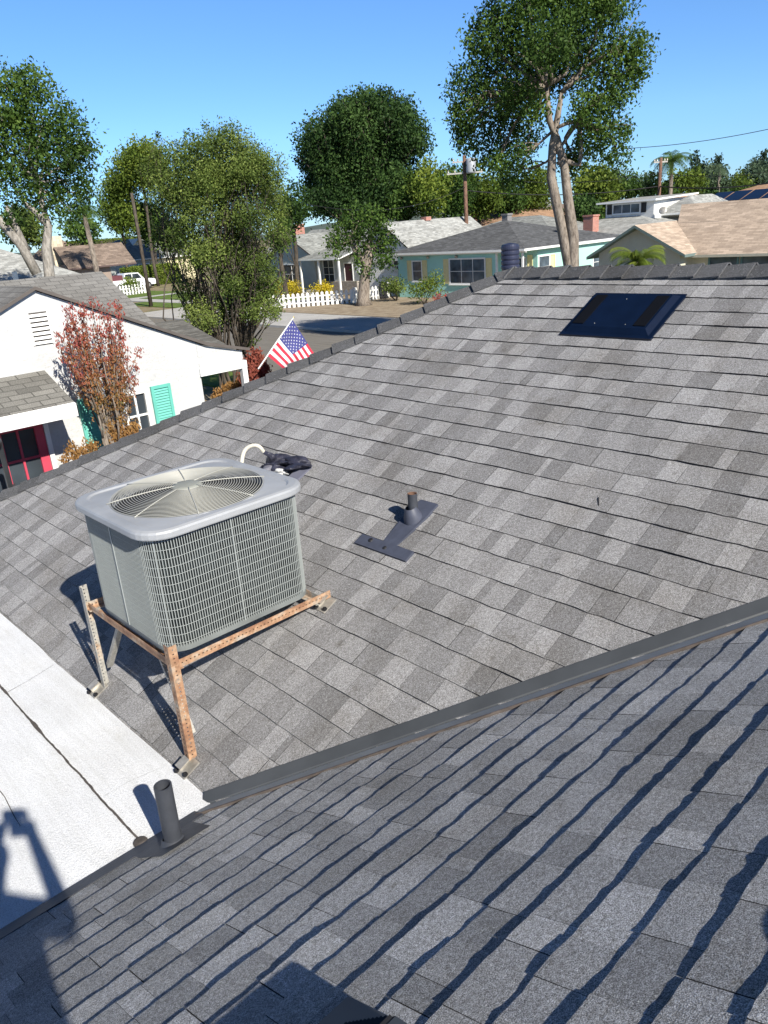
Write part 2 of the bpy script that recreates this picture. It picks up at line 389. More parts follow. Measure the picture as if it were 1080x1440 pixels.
# ------------------------------------------------------------------ own house: real shingles
S_, CS = math.sin(rad(26.565)), math.cos(rad(26.565))
ZA0, ZB0, ZW = 2.126, 4.0434, 2.73
VAL = (ZB0-ZA0)*2            # x+y on the valley
XR, YP = 5.10, 3.97          # ridge x, peak y
def clip(poly, a, b, c):     # keep a*u+b*v+c >= 0
    out = []
    for i in range(len(poly)):
        p, q = poly[i], poly[(i+1) % len(poly)]; dp = a*p[0]+b*p[1]+c; dq = a*q[0]+b*q[1]+c
        if dp >= 0: out.append(p)
        if dp*dq < 0:
            s = dp/(dp-dq); out.append((p[0]+s*(q[0]-p[0]), p[1]+s*(q[1]-p[1])))
    return out
class Wob:                    # smooth 1-D noise
    def __init__(s, seed): s.r = np.random.RandomState(seed).uniform(-1, 1, 4096)
    def __call__(s, x):
        i = math.floor(x); f = x-i; f = f*f*(3-2*f); return s.r[i % 4096]*(1-f)+s.r[(i+1) % 4096]*f
def shingles(name, toW, v_of, rows, e, u0, u1, planes, thick, lift, seg, tabw, mat, parent, seed, flat=.25):
    """rows of laminated tabs; toW(u,v,h) -> world; each tab is a wedge whose butt edge stands proud of the row below"""
    rs = np.random.RandomState(seed); W1 = Wob(seed+1); W2 = Wob(seed+2); W3 = Wob(seed+5); mb = MB()
    for k in rows:
        v0 = v_of(k); u = u0-rs.uniform(0, .3); tint = .5; prev = .5
        nextjoint = u+rs.uniform(.2, 1.0)
        while u < u1:
            wd = rs.uniform(*tabw)
            if rs.rand() < .12: wd *= .4
            for _q in range(6):
                tint = min(1, max(0, rs.choice([.24, .42, .60, .82], p=[.24, .28, .28, .20])+rs.uniform(-.09, .09)))
                if abs(tint-prev) > .14: break
            prev = tint
            th = thick*(1.0 if rs.rand() < .55 else 1.45)
            gap = .0009
            if u > nextjoint: gap = .0028; nextjoint = u+1.0
            ns = max(1, int(round(wd/seg)))
            for i in range(ns):
                ua, ub = u+gap*(i == 0)+(wd-gap*(i == 0))*i/ns, u+gap*(i == 0)+(wd-gap*(i == 0))*(i+1)/ns
                def hh(x): return th+lift*max(0, .7+.8*W1(x*3.1+k*37.7)+.55*W2(x*12+k*13.3)+.42*W3(x*37+k*3.7))
                def jv(x): return .0035*W3(x*2.0+k*9.1)+.0022*W2(x*19+k*5.5)+.0020*W1(x*47+k*7.7)
                h0, h1, j0, j1 = hh(ua), hh(ub), jv(ua), jv(ub)
                top = v0+e*1.06
                poly = [(ua, v0+j0), (ub, v0+j1), (ub, top), (ua, top)]
                edge0 = poly[0]
                for (a, b, c) in planes: poly = clip(poly, a, b, c)
                if len(poly) < 3: continue
                def H(p):
                    s = (p[0]-ua)/(ub-ua+1e-9); h = h0*(1-s)+h1*s; tt = min(1, max(0, (p[1]-v0)/(e*1.06)))
                    return h*(1-tt)+.0006
                mb.tint = tint
                P = [toW(p[0], p[1], H(p)) for p in poly]; Bq = [toW(p[0], p[1], -.002) for p in poly]
                mb.face(P)
                mb.m = 1
                for q in range(len(poly)):
                    q2 = (q+1) % len(poly); mb.face([Bq[q], Bq[q2], P[q2], P[q]])
                mb.m = 0
            u += wd
    return mb.build(name, mat, parent)
house = thing('shingled_house', (3, 2, 0), 'nearest house seen from its own roof, weathered grey shingle slopes meeting in a valley', 'house')
# slope A: u=y, v = slope distance, x = v*cos, z = 2.126+.5x
def toA(u, v, h): return (v*CS-h*S_, u, ZA0+v*S_+h*CS)
# boundaries in (u=y, v): hip y <= XR+YP-x ; valley y >= VAL-x ; x>=1.12 ; x<=XR
plA = [(-1, -CS, XR+YP), (1, CS, -VAL), (0, CS, -1.13), (0, -CS, XR-.005)]
vA = lambda k: (4.927-.1279*k)/CS
o = shingles('roof_slope', toA, vA, range(-2, 31), .143, -2.0, 8.2, plA, .0046, .0030, .06, (.09, .19), [M['shA'], M['edge']], house, 3)
tag(o, 'large mid grey roof slope of mixed light and dark tabs carrying the air conditioner')
# slope B: u=x, v slope distance along -y
def toB(u, v, h): return (u, -v*CS+h*S_, ZB0+v*S_+h*CS)
plB = [(-1, CS, VAL), (0, CS, 2.64), (0, -CS, 1.27)]
vB = lambda k: -(1.4725-.1203*k)/CS
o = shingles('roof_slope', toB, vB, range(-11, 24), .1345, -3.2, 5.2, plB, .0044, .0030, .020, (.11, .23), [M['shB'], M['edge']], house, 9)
tag(o, 'nearest roof slope in raking light with bold ragged shadow lines under each course')
# decks and the hidden slopes
zA = lambda x: ZA0+.5*x
zB = lambda y: ZB0-.5*y
mb = MB()
def deck(pts, d=.004):
    mb.face([(x, y, z-d) for x, y, z in pts]); mb.face([(x, y, z-.03-d) for x, y, z in reversed(pts)])
deck([(1.13, VAL-1.13, zA(1.13)), (XR, VAL-XR, zA(XR)), (XR, YP, zA(XR)), (1.13, XR+YP-1.13, zA(1.13))])
deck([(-3.2, 2.64, zB(2.64)), (-3.2, -1.27, zB(-1.27)), (VAL+1.27, -1.27, zB(-1.27)), (VAL-2.64, 2.64, zB(2.64))])
mb.build('roof_deck', M['tar'], house)
zr = zA(XR); mb = MB()
mb.face([(XR, YP, zr), (XR+3.8, YP+3.8, zr-1.9), (1.0, YP+4.1, zr-2.05), (1.0, XR+YP-1.0, zr-2.05)])
mb.face([(XR, YP, zr), (XR, -7, zr), (XR+3.8, -7, zr-1.9), (XR+3.8, YP+3.8, zr-1.9)])
mb.face([(-3.2, -1.27, zB(-1.27)), (-3.2, -6, zB(-1.27)-2.3), (XR-.2, -6, zB(-1.27)-2.3), (XR-.2, -1.27, zB(-1.27))])
mb.build('roof_slope', M['roof_left'], house)
mb = MB(); mb.box((1.25, -5.8, 0), (8.6, 7.3, 2.5)); mb.box((-3.0, -5.8, 0), (1.2, 2.5, 2.45)); mb.build('wall', M['stucco_w'], house)
# flat white roof
def whitemat():
    m, t, p = newmat('white_roof_coating'); co = coord(t)
    c = ramp(t, noise(t, co, 1.4, 5, .6), [(.3, (.71, .725, .75)), (.6, (.82, .84, .87))])
    c = mixc(t, 1.0, c, ramp(t, noise(t, co, 190, 2, .7), [(.36, (.74, .74, .74)), (.55, (1.03, 1.03, 1.03))]), 'MULTIPLY')
    st = noise(t, coord(t, 'Object', (1, .55, 1)), 2.6, 6, .7)
    c = mixc(t, 1.0, c, ramp(t, st, [(.34, (.88, .87, .84)), (.45, (.97, .965, .955)), (.6, (1, 1, 1))]), 'MULTIPLY')
    br = noise(t, coord(t, 'Object', (22, 1.2, 1)), 2.0, 3, .6)
    c = mixc(t, 1.0, c, ramp(t, br, [(.35, (.94, .94, .93)), (.6, (1.02, 1.02, 1.02))]), 'MULTIPLY')
    v = N(t, 'TexVoronoi'); v.inputs['Scale'].default_value = 28; t.links.new(co, v.inputs['Vector'])
    f = math_(t, 'MULTIPLY', ramp(t, v.outputs['Color'], [(.93, (0, 0, 0)), (.97, (1, 1, 1))]), ramp(t, v.outputs['Distance'], [(.10, (1, 1, 1)), (.16, (0, 0, 0))]))
    c = mixc(t, math_(t, 'MULTIPLY', f, .8), c, (.12, .11, .10))
    t.links.new(c, p.inputs['Base Color']); p.inputs['Roughness'].default_value = .8; bump(t, p, noise(t, co, 120, 4, .7), .006); return m
M['whiteroof'] = whitemat()
mb = MB(); W4 = Wob(77); ys = np.linspace(2.632, 8.0, 90)
edge = [(1.205+.006*W4(y*4), y) for y in ys]; xs = np.linspace(1.205, -3.3, 70); e2 = [(x, 2.632+.006*W4(x*5+50)) for x in xs]
e2[0] = (1.19, 2.62)
top = [(-3.3, 8.0)]+e2[::-1]+edge[1:]
mb.face([(x, y, ZW+.006) for x, y in top])
for i in range(len(top)):
    a, b = top[i], top[(i+1) % len(top)]; mb.face([(a[0], a[1], ZW-.05), (b[0], b[1], ZW-.05), (b[0], b[1], ZW+.006), (a[0], a[1], ZW+.006)])
o = mb.build('flat_roof', M['whiteroof'], house); tag(o, 'flat white coated patio roof with a dark cracked seam')
mb = MB(); mb.box((-3.1, 2.7, 0), (1.1, 7.8, 2.6)); mb.build('wall', M['stucco_w'], house)
def seam(pts, w0, seed, name='roof_seam'):
    rs = np.random.RandomState(seed); mb = MB(); n = len(pts); L = []
    for i in range(n-1):
        p, q = np.array(pts[i]), np.array(pts[i+1]); k = max(2, int(np.linalg.norm(q-p)/.012))
        for j in range(k): L.append(p+(q-p)*j/k)
    L.append(np.array(pts[-1])); L = np.array(L); wv = Wob(seed); a = [];
    for i, p in enumerate(L):
        d = L[min(i+1, len(L)-1)]-L[max(i-1, 0)]; d /= np.linalg.norm(d); nn = np.array([-d[1], d[0]])
        blob = max(0, wv(i*.05)-.45)*2.6
        wl = w0*(.55+.5*abs(wv(i*.31+9))+blob); wr = w0*(.55+.5*abs(wv(i*.27+99))+blob*.7)
        off = nn*.002*wv(i*.12+300)
        a.append((p+off+nn*wl, p+off-nn*wr))
    for i in range(len(a)-1):
        (l0, r0), (l1, r1) = a[i], a[i+1]; z = ZW+.010
        mb.face([(l0[0], l0[1], z), (r0[0], r0[1], z), (r1[0], r1[1], z), (l1[0], l1[1], z)])
    return mb.build(name, M['tar'], house)
seam([(.875, 4.6), (.87, 4.2), (.866, 3.6), (.868, 3.2), (.867, 2.9), (.87, 2.67)], .006, 5)
seam([(.88, 4.33), (1.0, 4.36), (1.18, 4.42)], .0013, 6)
seam([(.55, 3.75), (.56, 3.4), (.54, 3.15)], .0012, 8)
seam([(.885, 3.05), (1.0, 3.06), (1.17, 3.03)], .0006, 12)
mb = MB(); mb.lathe((.868, 2.66, ZW+.006), [(.032, 0), (.03, .006), (.018, .011), (0, .012)], 12); mb.build('tar_patch', M['tar'], house)
# edge flashing between white roof and slope B
mb = MB()
for (xa, xb) in ((-3.2, .62), (.62, 1.12)):
    ya = 2.645; za = ZW+.012
    mb.face([(xa, ya, za), (xb, ya, za), (xb, 2.56, zB(2.56)+.014), (xa, 2.56, zB(2.56)+.014)][::-1])
    mb.face([(xa, 2.56, zB(2.56)+.014), (xb, 2.56, zB(2.56)+.014), (xb, 2.56, zB(2.56)-.01), (xa, 2.56, zB(2.56)-.01)])
mb.build('edge_flashing', M['pipe'], house)
# valley flashing: two leaves and a low centre rib
mb = MB(); n = 60; D = np.array([1, -1, 0])/math.sqrt(2)
def vpt(s, off, lift):
    x = 1.165+s/math.sqrt(2)+off/math.sqrt(2); y = VAL-1.165-s/math.sqrt(2)+off/math.sqrt(2)
    return (x, y, max(zA(x), zB(y))+lift) if True else None
Lv = 5.55; W5 = Wob(31)
for i in range(n):
    s0, s1 = Lv*i/n, Lv*(i+1)/n
    wA = lambda s: .060
    mb.m = 0; mb.face([vpt(s0, .006, .015), vpt(s1, .006, .015), vpt(s1, wA(s1), .021), vpt(s0, wA(s0), .021)][::-1])
    mb.m = 0; mb.face([vpt(s0, wA(s0), .021), vpt(s1, wA(s1), .021), vpt(s1, wA(s1), -.01), vpt(s0, wA(s0), -.01)][::-1])
    mb.m = 1; mb.face([vpt(s0, -.006, .012), vpt(s1, -.006, .012), vpt(s1, -.088, .018), vpt(s0, -.088, .018)])
    mb.m = 0; mb.face([vpt(s0, -.006, .012), vpt(s1, -.006, .012), vpt(s1, 0, .004), vpt(s0, 0, .004)][::-1])
    mb.m = 0; mb.face([vpt(s0, 0, .004), vpt(s1, 0, .004), vpt(s1, .006, .015), vpt(s0, .006, .015)][::-1])
    mb.m = 2; a, b = -.088, -.093-.003*W5(i*.7)
    mb.face([vpt(s0, a, .020), vpt(s1, a, .020), vpt(s1, b, .018), vpt(s0, b, .018)])
    mb.face([vpt(s0, b, .018), vpt(s1, b, .018), vpt(s1, b, -.01), vpt(s0, b, -.01)])
mb.build('valley_flashing', [M['metal_dark'], M['metal_light'], M['rusty_edge']], house)  # one metal, its lit and shaded leaves told apart by colour
# cap shingles on hip and ridge
def caps(name, p0, p1, nA_, nB_, step, wd, seed, mat=M['cap']):
    rs = np.random.RandomState(seed); p0 = np.array(p0, float); p1 = np.array(p1, float); L = np.linalg.norm(p1-p0); d = (p1-p0)/L; mb = MB(); n = int(L/step)
    for i in range(n+1):
        a = p0+d*step*i; b = p0+d*min(L, step*(i+1.12)); j = rs.uniform(-.006, .006); mb.tint = rs.uniform(.25, .85)
        la, lb = .026+rs.uniform(0, .008), .010
        for sgn, nn in ((1, nA_), (-1, nB_)):
            side = np.cross(d, nn)*sgn; side /= np.linalg.norm(side)
            if side[2] > 0: side = -side
            nn = np.array(nn)
            q = lambda P, w_, l: P+side*(w_+(j if w_ else 0))+nn*l+(np.array([0, 0, 0.008]) if w_ == 0 else 0)
            T = [q(a, 0, la), q(a, wd, la*.85+.002), q(b, wd, lb), q(b, 0, lb)]
            U = [t_-nn*.012 for t_ in T]
            if sgn < 0: T = T[::-1]; U = U[::-1]
            mb.face(T); mb.face(U[::-1])
            for k in range(4): mb.face([U[k], U[(k+1) % 4], T[(k+1) % 4], T[k]])
    return mb.build(name, mat, house)
nAv = (-S_, 0, CS); nBv = (0, S_, CS)
caps('hip_cap', (XR+YP-8.15-.0, 8.15, zA(XR+YP-8.15)), (XR, YP, zr), nAv, nBv, .205, .125, 4)
caps('ridge_cap', (XR, -2.2, zr), (XR, YP, zr+.004), nAv, (S_, 0, CS), .17, .135, 5)
# ------------------------------------------------------------------ roof fittings
def onA(x, y, h=0): return np.array([x-h*S_, y, zA(x)+h*CS])
def onB(x, y, h=0): return np.array([x, y+h*S_, zB(y)+h*CS])
# pipe vent at the white roof corner
pv = MB(); b = np.array([.93, 2.46, zB(2.46)])
root = pv.tube([b+(0, 0, -.03), b+(.004, 0, .292)], [.036, .0355], 24, cap=False).build('vent_pipe', M['pipe'], house, True)
mb = MB(); mb.tube([b+(0, 0, .02), b+(.004, 0, .290)], [.029, .0295], 24, cap=False); mb.lathe(b+(.004, 0, .292), [(.0295, -.004), (.0295, 0), (.0355, 0), (.0355, -.004)]); mb.lathe(b, [(.0, .12), (.03, .12)]); mb.build('pipe_mouth', M['pipe'], root)
mb = MB(); mb.lathe(b, [(.078, -.036), (.07, -.01), (.052, .012), (.042, .03), (.037, .034)], 24, axis=(0, .35, 1)); mb.build('boot', M['pipe'], root, True)
mb = MB(); mb.face([onB(.80, 2.50, .012), onB(.80, 2.585, .012), onB(1.06, 2.585, .012), onB(1.06, 2.37, .014), onB(.84, 2.37, .014)][::-1]); mb.build('flange', M['pipe'], root)
# short pipe on slope A with its slate blue flashing
b = onA(2.80, 2.875); pr = MB().tube([b+(0, 0, -.02), b+(0, 0, .165)], .0275, 20, cap=False).build('vent_pipe', M['pipe'], house, True)
mb = MB(); mb.tube([b+(0, 0, .1), b+(0, 0, .164)], .0225, 20, cap=False); mb.lathe(b, [(.0225, .163), (.0275, .165)]); mb.lathe(b, [(0, .13), (.0225, .13)]); mb.build('pipe_mouth', M['pipe_in'], pr)
mb = MB(); mb.lathe(b+np.array([.0, 0, 0]), [(.058, .0), (.052, .035), (.034, .085), (.029, .09)], 24, axis=(-.25, 0, 1)); mb.tube([b+(.02, 0, .03), b+(-.02, 0, .0)], [.05, .045], 16)
mb.build('boot', M['blue_flash'], pr, True)
mb = MB()
def strapA(pts, h=.016):
    P = [onA(x, y, h) for x, y in pts]; mb.face(P); Q = [onA(x, y, -.001) for x, y in pts]
    for k in range(len(P)): mb.face([Q[k], Q[(k+1) % len(P)], P[(k+1) % len(P)], P[k]])
strapA([(2.93, 2.80), (2.93, 2.93), (2.88, 2.955), (2.62, 2.935), (2.62, 3.11), (2.555, 3.11), (2.555, 2.70), (2.62, 2.70), (2.62, 2.83), (2.84, 2.80)], .018)
mb.build('flange', M['blue_flash'], pr)
mb = MB()
for (x, y, r) in ((2.60, 3.02, .016), (2.585, 2.89, .013)):
    mb = MB(); mb.lathe(onA(x, y, .018), [(r, 0), (r*.8, .004), (0, .006)], 10, axis=nAv); mb.build('sealant_spot', M['black'], pr)
# black flat attic fan housing high on slope A
sk = MB(); x0, x1, y0, y1 = 4.42, 4.80, 2.36, 2.98
def frus(mb, x0, x1, y0, y1, h0, h1, ins):
    a = [onA(x0, y0, h0), onA(x1, y0, h0), onA(x1, y1, h0), onA(x0, y1, h0)]; i = ins
    c = [onA(x0+i, y0+i, h1), onA(x1-i, y0+i, h1), onA(x1-i, y1-i, h1), onA(x0+i, y1-i, h1)]
    mb.face(c)
    for k in range(4): mb.face([a[k], a[(k+1) % 4], c[(k+1) % 4], c[k]])
frus(sk, 4.385, 4.82, 2.345, 3.0, -.01, .016, .0); frus(sk, 4.41, 4.80, 2.375, 2.975, .016, .045, .03)
def bluegloss(name, c, r):
    m = plain(name, c, r, 0, .15, 8); return m
M['solar'] = bluegloss('navy_panel', (.003, .008, .024), .28); M['solar2'] = plain('black_strip', (.003, .004, .007), .9, 0, .1, 8, spec=.1)
skr = sk.build('attic_fan_panel', M['solar'], house)
tag(skr, 'low navy blue panel with two black vent strips near the ridge')
for (ya, yb) in ((2.42, 2.50), (2.86, 2.94)):
    mb = MB()
    P = [(4.46, ya), (4.46, yb), (4.755, yb), (4.755, ya)]
    mb.face([onA(x, y, .050) for x, y in P][::-1])
    for k in range(4):
        (xa, ya_), (xb, yb_) = P[k], P[(k+1) % 4]; mb.face([onA(xa, ya_, .04), onA(xb, yb_, .04), onA(xb, yb_, .050), onA(xa, ya_, .050)])
    mb.build('vent_strip', M['solar2'], skr)
mb = MB()
for (x, y) in ((4.47, 2.56), (4.47, 2.78), (4.72, 2.70)):
    mb = MB(); mb.lathe(onA(x, y, .045), [(.003, 0), (.002, .002), (0, .003)], 8, axis=nAv); mb.build('screw_head', M['zinc'], skr)
# dark flue beyond the ridge
fb = np.array([6.0, 4.66, 4.1]); fl = MB(); fl.lathe(fb, [(.070, 0), (.070, .52)], 28).build('flue_pipe', plain('navy_flue', (.035, .04, .075), .4, .2, .1), house, True)
fo = bpy.data.objects['flue_pipe']
mb = MB(); prof = [(.070, .50)]
for i in range(5): z = .52+i*.042; prof += [(.082, z), (.086, z+.012), (.086, z+.03), (.080, z+.038)]
prof += [(.078, .74), (.0, .755)]
mb.lathe(fb, prof, 28); mb.build('flue_cap', fo.data.materials[0], fo)
# louvred roof vent at the foot of the frame
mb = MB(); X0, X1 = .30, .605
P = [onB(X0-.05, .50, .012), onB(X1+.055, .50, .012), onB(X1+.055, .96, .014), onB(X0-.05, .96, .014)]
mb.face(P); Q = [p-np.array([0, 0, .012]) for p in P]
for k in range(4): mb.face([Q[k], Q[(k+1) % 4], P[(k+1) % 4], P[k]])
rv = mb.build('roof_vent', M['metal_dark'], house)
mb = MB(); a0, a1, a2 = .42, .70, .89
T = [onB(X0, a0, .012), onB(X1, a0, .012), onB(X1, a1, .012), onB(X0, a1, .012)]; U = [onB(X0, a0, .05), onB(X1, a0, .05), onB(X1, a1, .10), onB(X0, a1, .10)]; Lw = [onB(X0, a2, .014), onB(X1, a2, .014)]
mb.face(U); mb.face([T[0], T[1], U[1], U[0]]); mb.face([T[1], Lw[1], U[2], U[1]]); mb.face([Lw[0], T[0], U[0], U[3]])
mb.build('hood', M['metal_dark'], rv)  # dark tone stands in for the deep shade over the vent
mb = MB(); nl_ = 12
for i in range(nl_):
    t_ = (i+.5)/nl_; y_ = a1+(a2-a1)*t_; h_ = .10-.082*t_
    mb.bar(onB(X0+.004, y_, h_), onB(X1-.004, y_, h_), .010, .009)
mb.face([onB(X0, a1, .088), onB(X1, a1, .088), onB(X1, a2-.01, .010), onB(X0, a2-.01, .010)]); mb.build('louvre', M['black'], rv)
tw = MB().tube([onA(3.165, 1.925, .008), onA(3.21, 1.955, .009)], .0035, 6).build('twig', M['black'], None); tag(tw, 'small dark twig lying alone on the upper roof slope right of the pipe vent', 'twig')
# ------------------------------------------------------------------ air conditioner
AX0, AX1, AY0, AY1, AZ0, AZ1 = 1.30, 2.155, 2.985, 3.80, 3.31, 3.875
acx, acy = (AX0+AX1)/2, (AY0+AY1)/2
def rrect(hx, hy, r, n=8):
    P = []
    for cx_, cy_, a0 in ((hx-r, hy-r, 0), (-hx+r, hy-r, 90), (-hx+r, -hy+r, 180), (hx-r, -hy+r, 270)):
        for i in range(n+1):
            a = rad(a0+90*i/n); P.append((cx_+r*math.cos(a), cy_+r*math.sin(a)))
    return P
def resample(P, n):
    P = np.array(P+[P[0]]); L = np.r_[0, np.cumsum(np.linalg.norm(np.diff(P, axis=0), axis=1))]; s = np.linspace(0, L[-1], n, endpoint=False)
    return np.c_[np.interp(s, L, P[:, 0]), np.interp(s, L, P[:, 1])], L[-1]
ac = thing('air_conditioner', (acx, acy, AZ0), 'square grey-green condenser unit with a wire coil guard standing on the rusty roof stand', 'air conditioner')
hx, hy = (AX1-AX0)/2, (AY1-AY0)/2
def loft(mb, secs, capt=False, capb=False):
    """secs: list of (list of xy, z)"""
    for (P, z0), (Q, z1) in zip(secs[:-1], secs[1:]):
        for i in range(len(P)):
            j = (i+1) % len(P); mb.face([(P[i][0]+acx, P[i][1]+acy, z0), (P[j][0]+acx, P[j][1]+acy, z0), (Q[j][0]+acx, Q[j][1]+acy, z1), (Q[i][0]+acx, Q[i][1]+acy, z1)])
    if capt: P, z = secs[-1]; mb.face([(p[0]+acx, p[1]+acy, z) for p in P])
    if capb: P, z = secs[0]; mb.face([(p[0]+acx, p[1]+acy, z) for p in reversed(P)])
def coilmat():
    m, t, p = newmat('coil_fins'); co = coord(t); n = noise(t, co, 5, 4)
    at = coord(t, 'Object', (1, 1, .02)); f = noise(t, at, 330, 1)
    c = ramp(t, n, [(.35, (.008, .012, .014)), (.62, (.035, .045, .047))])
    c = mixc(t, 1.0, c, ramp(t, f, [(.4, (.5, .5, .5)), (.6, (1.6, 1.6, 1.6))]), 'MULTIPLY')
    t.links.new(c, p.inputs['Base Color']); p.inputs['Roughness'].default_value = .6; p.inputs['Metallic'].default_value = .2; return m
mb = MB(); loft(mb, [(rrect(hx-.018, hy-.018, .11), AZ0+.02), (rrect(hx-.018, hy-.018, .11), AZ1)]); mb.build('coil', coilmat(), ac)
M['guard'] = plain('grey_green_guard', (.335, .365, .36), .5, .1, .06, 4)
M['lid'] = plain('pale_grey_lid', (.345, .36, .38), .5, .1, .12, 4, .0015, 25)
pts, per = resample(rrect(hx-.004, hy-.004, .125), 240)
mb = MB()
for i, (x, y) in enumerate(pts):
    q = pts[(i+1) % len(pts)]; d = np.array([q[0]-x, q[1]-y]); d /= np.linalg.norm(d)
    big = i % 30 == 7; wv = .0062 if big else .0034
    mb.bar((acx+x, acy+y, AZ0+.012), (acx+x, acy+y, AZ1), wv, .003 if not big else .009, upv=(d[1], -d[0], 0))
mb.build('guard_slat', M['guard'], ac); bpy.data.objects['guard_slat']['kind'] = 'stuff'
mb = MB(); P2, _ = resample(rrect(hx-.0052, hy-.0052, .123), 96)
nr = 13
for i in range(nr):
    z = AZ0+.03+(AZ1-AZ0-.05)*i/(nr-1)
    mb.tube([(acx+x, acy+y, z) for j, (x, y) in enumerate(P2)], .0015, 5, closed=True)
o = mb.build('guard_ring', M['guard'], ac, True); o['kind'] = 'stuff'
mb = MB(); loft(mb, [(rrect(hx-.004, hy-.004, .125), AZ0-.012), (rrect(hx-.002, hy-.002, .127), AZ0+.014)], True, True); mb.build('base_pan', plain('base_pan_grey', (.20, .22, .22), .6, .1, .2, 6), ac)
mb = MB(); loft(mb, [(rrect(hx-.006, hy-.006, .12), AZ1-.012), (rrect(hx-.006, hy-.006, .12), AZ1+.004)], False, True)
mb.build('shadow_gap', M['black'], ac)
# lid: skirt, rim, sloping top with a round fan opening
FR = .374
nl = 96
def ringpts(P): q, _ = resample(P, nl); return [tuple(v) for v in q]
def circ(r, z=None): 
    q = ringpts(rrect(hx+.03, hy+.03, .14)); return [(r*x/math.hypot(x, y), r*y/math.hypot(x, y)) for x, y in q]
mb = MB()
o_ = ringpts(rrect(hx+.026, hy+.026, .145)); o1 = ringpts(rrect(hx+.028, hy+.028, .145)); o2 = ringpts(rrect(hx+.022, hy+.022, .14)); o3 = ringpts(rrect(hx+.008, hy+.008, .13)); o4 = ringpts(rrect(hx-.022, hy-.022, .115)); o5 = ringpts(rrect(hx-.032, hy-.032, .11))
ci = circ(FR+.035); c0 = circ(FR+.012); c1 = circ(FR)
secs = [(o_, AZ1+.000), (o1, AZ1+.006), (o1, AZ1+.027), (o2, AZ1+.036), (o3, AZ1+.041), (o4, AZ1+.042), (o5, AZ1+.034), (c0, AZ1+.040), (c1, AZ1+.037), (c1, AZ1-.09)]
for k in range(len(secs)-1): loft(mb, [secs[k], secs[k+1]])
mb.build('lid', M['lid'], ac, False)
lid = bpy.data.objects['lid']
m_ = lid.data.polygons; m_.foreach_set('use_smooth', [True]*len(m_))
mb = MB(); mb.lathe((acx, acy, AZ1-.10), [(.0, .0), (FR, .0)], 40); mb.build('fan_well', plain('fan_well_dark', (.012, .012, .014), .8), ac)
# wire dome
mb = MB(); zt = AZ1+.042
def dz(r): return .028*(1-(r/FR)**2)
for i in range(25):
    r = .068+(FR+.004-.068)*i/24
    mb.tube([(acx+r*math.cos(a), acy+r*math.sin(a), zt+dz(r)) for a in np.linspace(0, 2*math.pi, 64, endpoint=False)], .0019, 5, closed=True)
for k in range(8):
    a = rad(22.5+45*k); mb.tube([(acx+r*math.cos(a), acy+r*math.sin(a), zt+dz(r)+.003) for r in np.linspace(.06, FR+.02, 9)], .0028, 6)
o = mb.build('fan_guard', plain('guard_wire', (.42, .42, .38), .5, .1, .08), ac, True)
mb = MB(); mb.lathe((acx, acy, zt+dz(.0)), [(.075, -.006), (.073, .001), (.05, .005), (.0, .006)], 32); mb.build('guard_hub', plain('hub_plate', (.27, .28, .25), .6), ac, True)
M['blade'] = plain('blade', (.36, .355, .32), .5, .2, .2)
for k in range(3):
    mb = MB(); a0 = rad(18+120*k)
    for i in range(10):
        for j in range(6):
            def Pt(i, j):
                r = .05+(FR-.065)*j/6; a = a0+rad(50)*(i/10)*(1.0+.25*j/6)-rad(20)*(j/6)**2; return (acx+r*math.cos(a), acy+r*math.sin(a), AZ1-.052+.07*(i/10-.5)*(.5+.5*j/6))
            mb.face([Pt(i, j), Pt(i, j+1), Pt(i+1, j+1), Pt(i+1, j)])
    mb.build('fan_blade', M['blade'], ac, True)
mb = MB(); mb.lathe((acx, acy, AZ1-.09), [(.07, -.05), (.075, .03), (.055, .06), (0, .065)], 24); mb.build('fan_motor', plain('motor', (.15, .06, .05), .6), ac, True)
mb = MB()
for sx_ in (-1, 1):
    for sy_ in (-1, 1):
        mb = MB(); mb.lathe((acx+sx_*(hx-.055), acy+sy_*(hy-.055), AZ1+.036), [(.007, 0), (.006, .004), (0, .005)], 8); mb.build('screw_head', M['zinc'], ac)

# ------------------------------------------------------------------ stand of rusty slotted angle
st = thing('equipment_stand', (acx, acy, zA(acx)), 'rusty slotted steel stand with two long downhill legs under the air conditioner', 'stand')
def angle(mb, p, q, wd, n1, n2, tint, th=.003):
    """L section: two perforated plates meeting at the line p-q, spreading along n1 and n2"""
    p = np.array(p, float); q = np.array(q, float); d = q-p; L = np.linalg.norm(d)
    mb.tint = tint
    for nn, other in ((np.array(n1, float), np.array(n2, float)), (np.array(n2, float), np.array(n1, float))):
        for s in (0, 1):
            o = other*th*s
            F = [p+o, q+o, q+nn*wd+o, p+nn*wd+o]; uv = [(0, -wd/2), (L, -wd/2), (L, wd/2), (0, wd/2)]
            if s: F = F[::-1]; uv = uv[::-1]
            mb.face(F, uv)
        mb.face([p+nn*wd, q+nn*wd, q+nn*wd+other*th, p+nn*wd+other*th], [(0, .02)]*4)
    for e_ in (p, q):
        mb.face([e_, e_+np.array(n1)*wd, e_+np.array(n1)*wd+np.array(n2)*th, e_+np.array(n2)*th], [(0, .02)]*4); mb.face([e_, e_+np.array(n2)*wd, e_+np.array(n2)*wd+np.array(n1)*th, e_+np.array(n1)*th], [(0, .02)]*4)
ZR = 3.298; RX0, RX1, RY0, RY1 = 1.272, 2.215, 2.945, 3.885
mb = MB(); angle(mb, (RX0, RY0, ZR-.04), (RX1, RY0, ZR-.04), .042, (0, 0, 1), (0, 1, 0), .58); mb.build('rail', M['perf'], st)
mb = MB(); angle(mb, (RX0, RY1, ZR-.04), (RX1, RY1, ZR-.04), .042, (0, 0, 1), (0, -1, 0), .5); mb.build('rail', M['perf'], st)
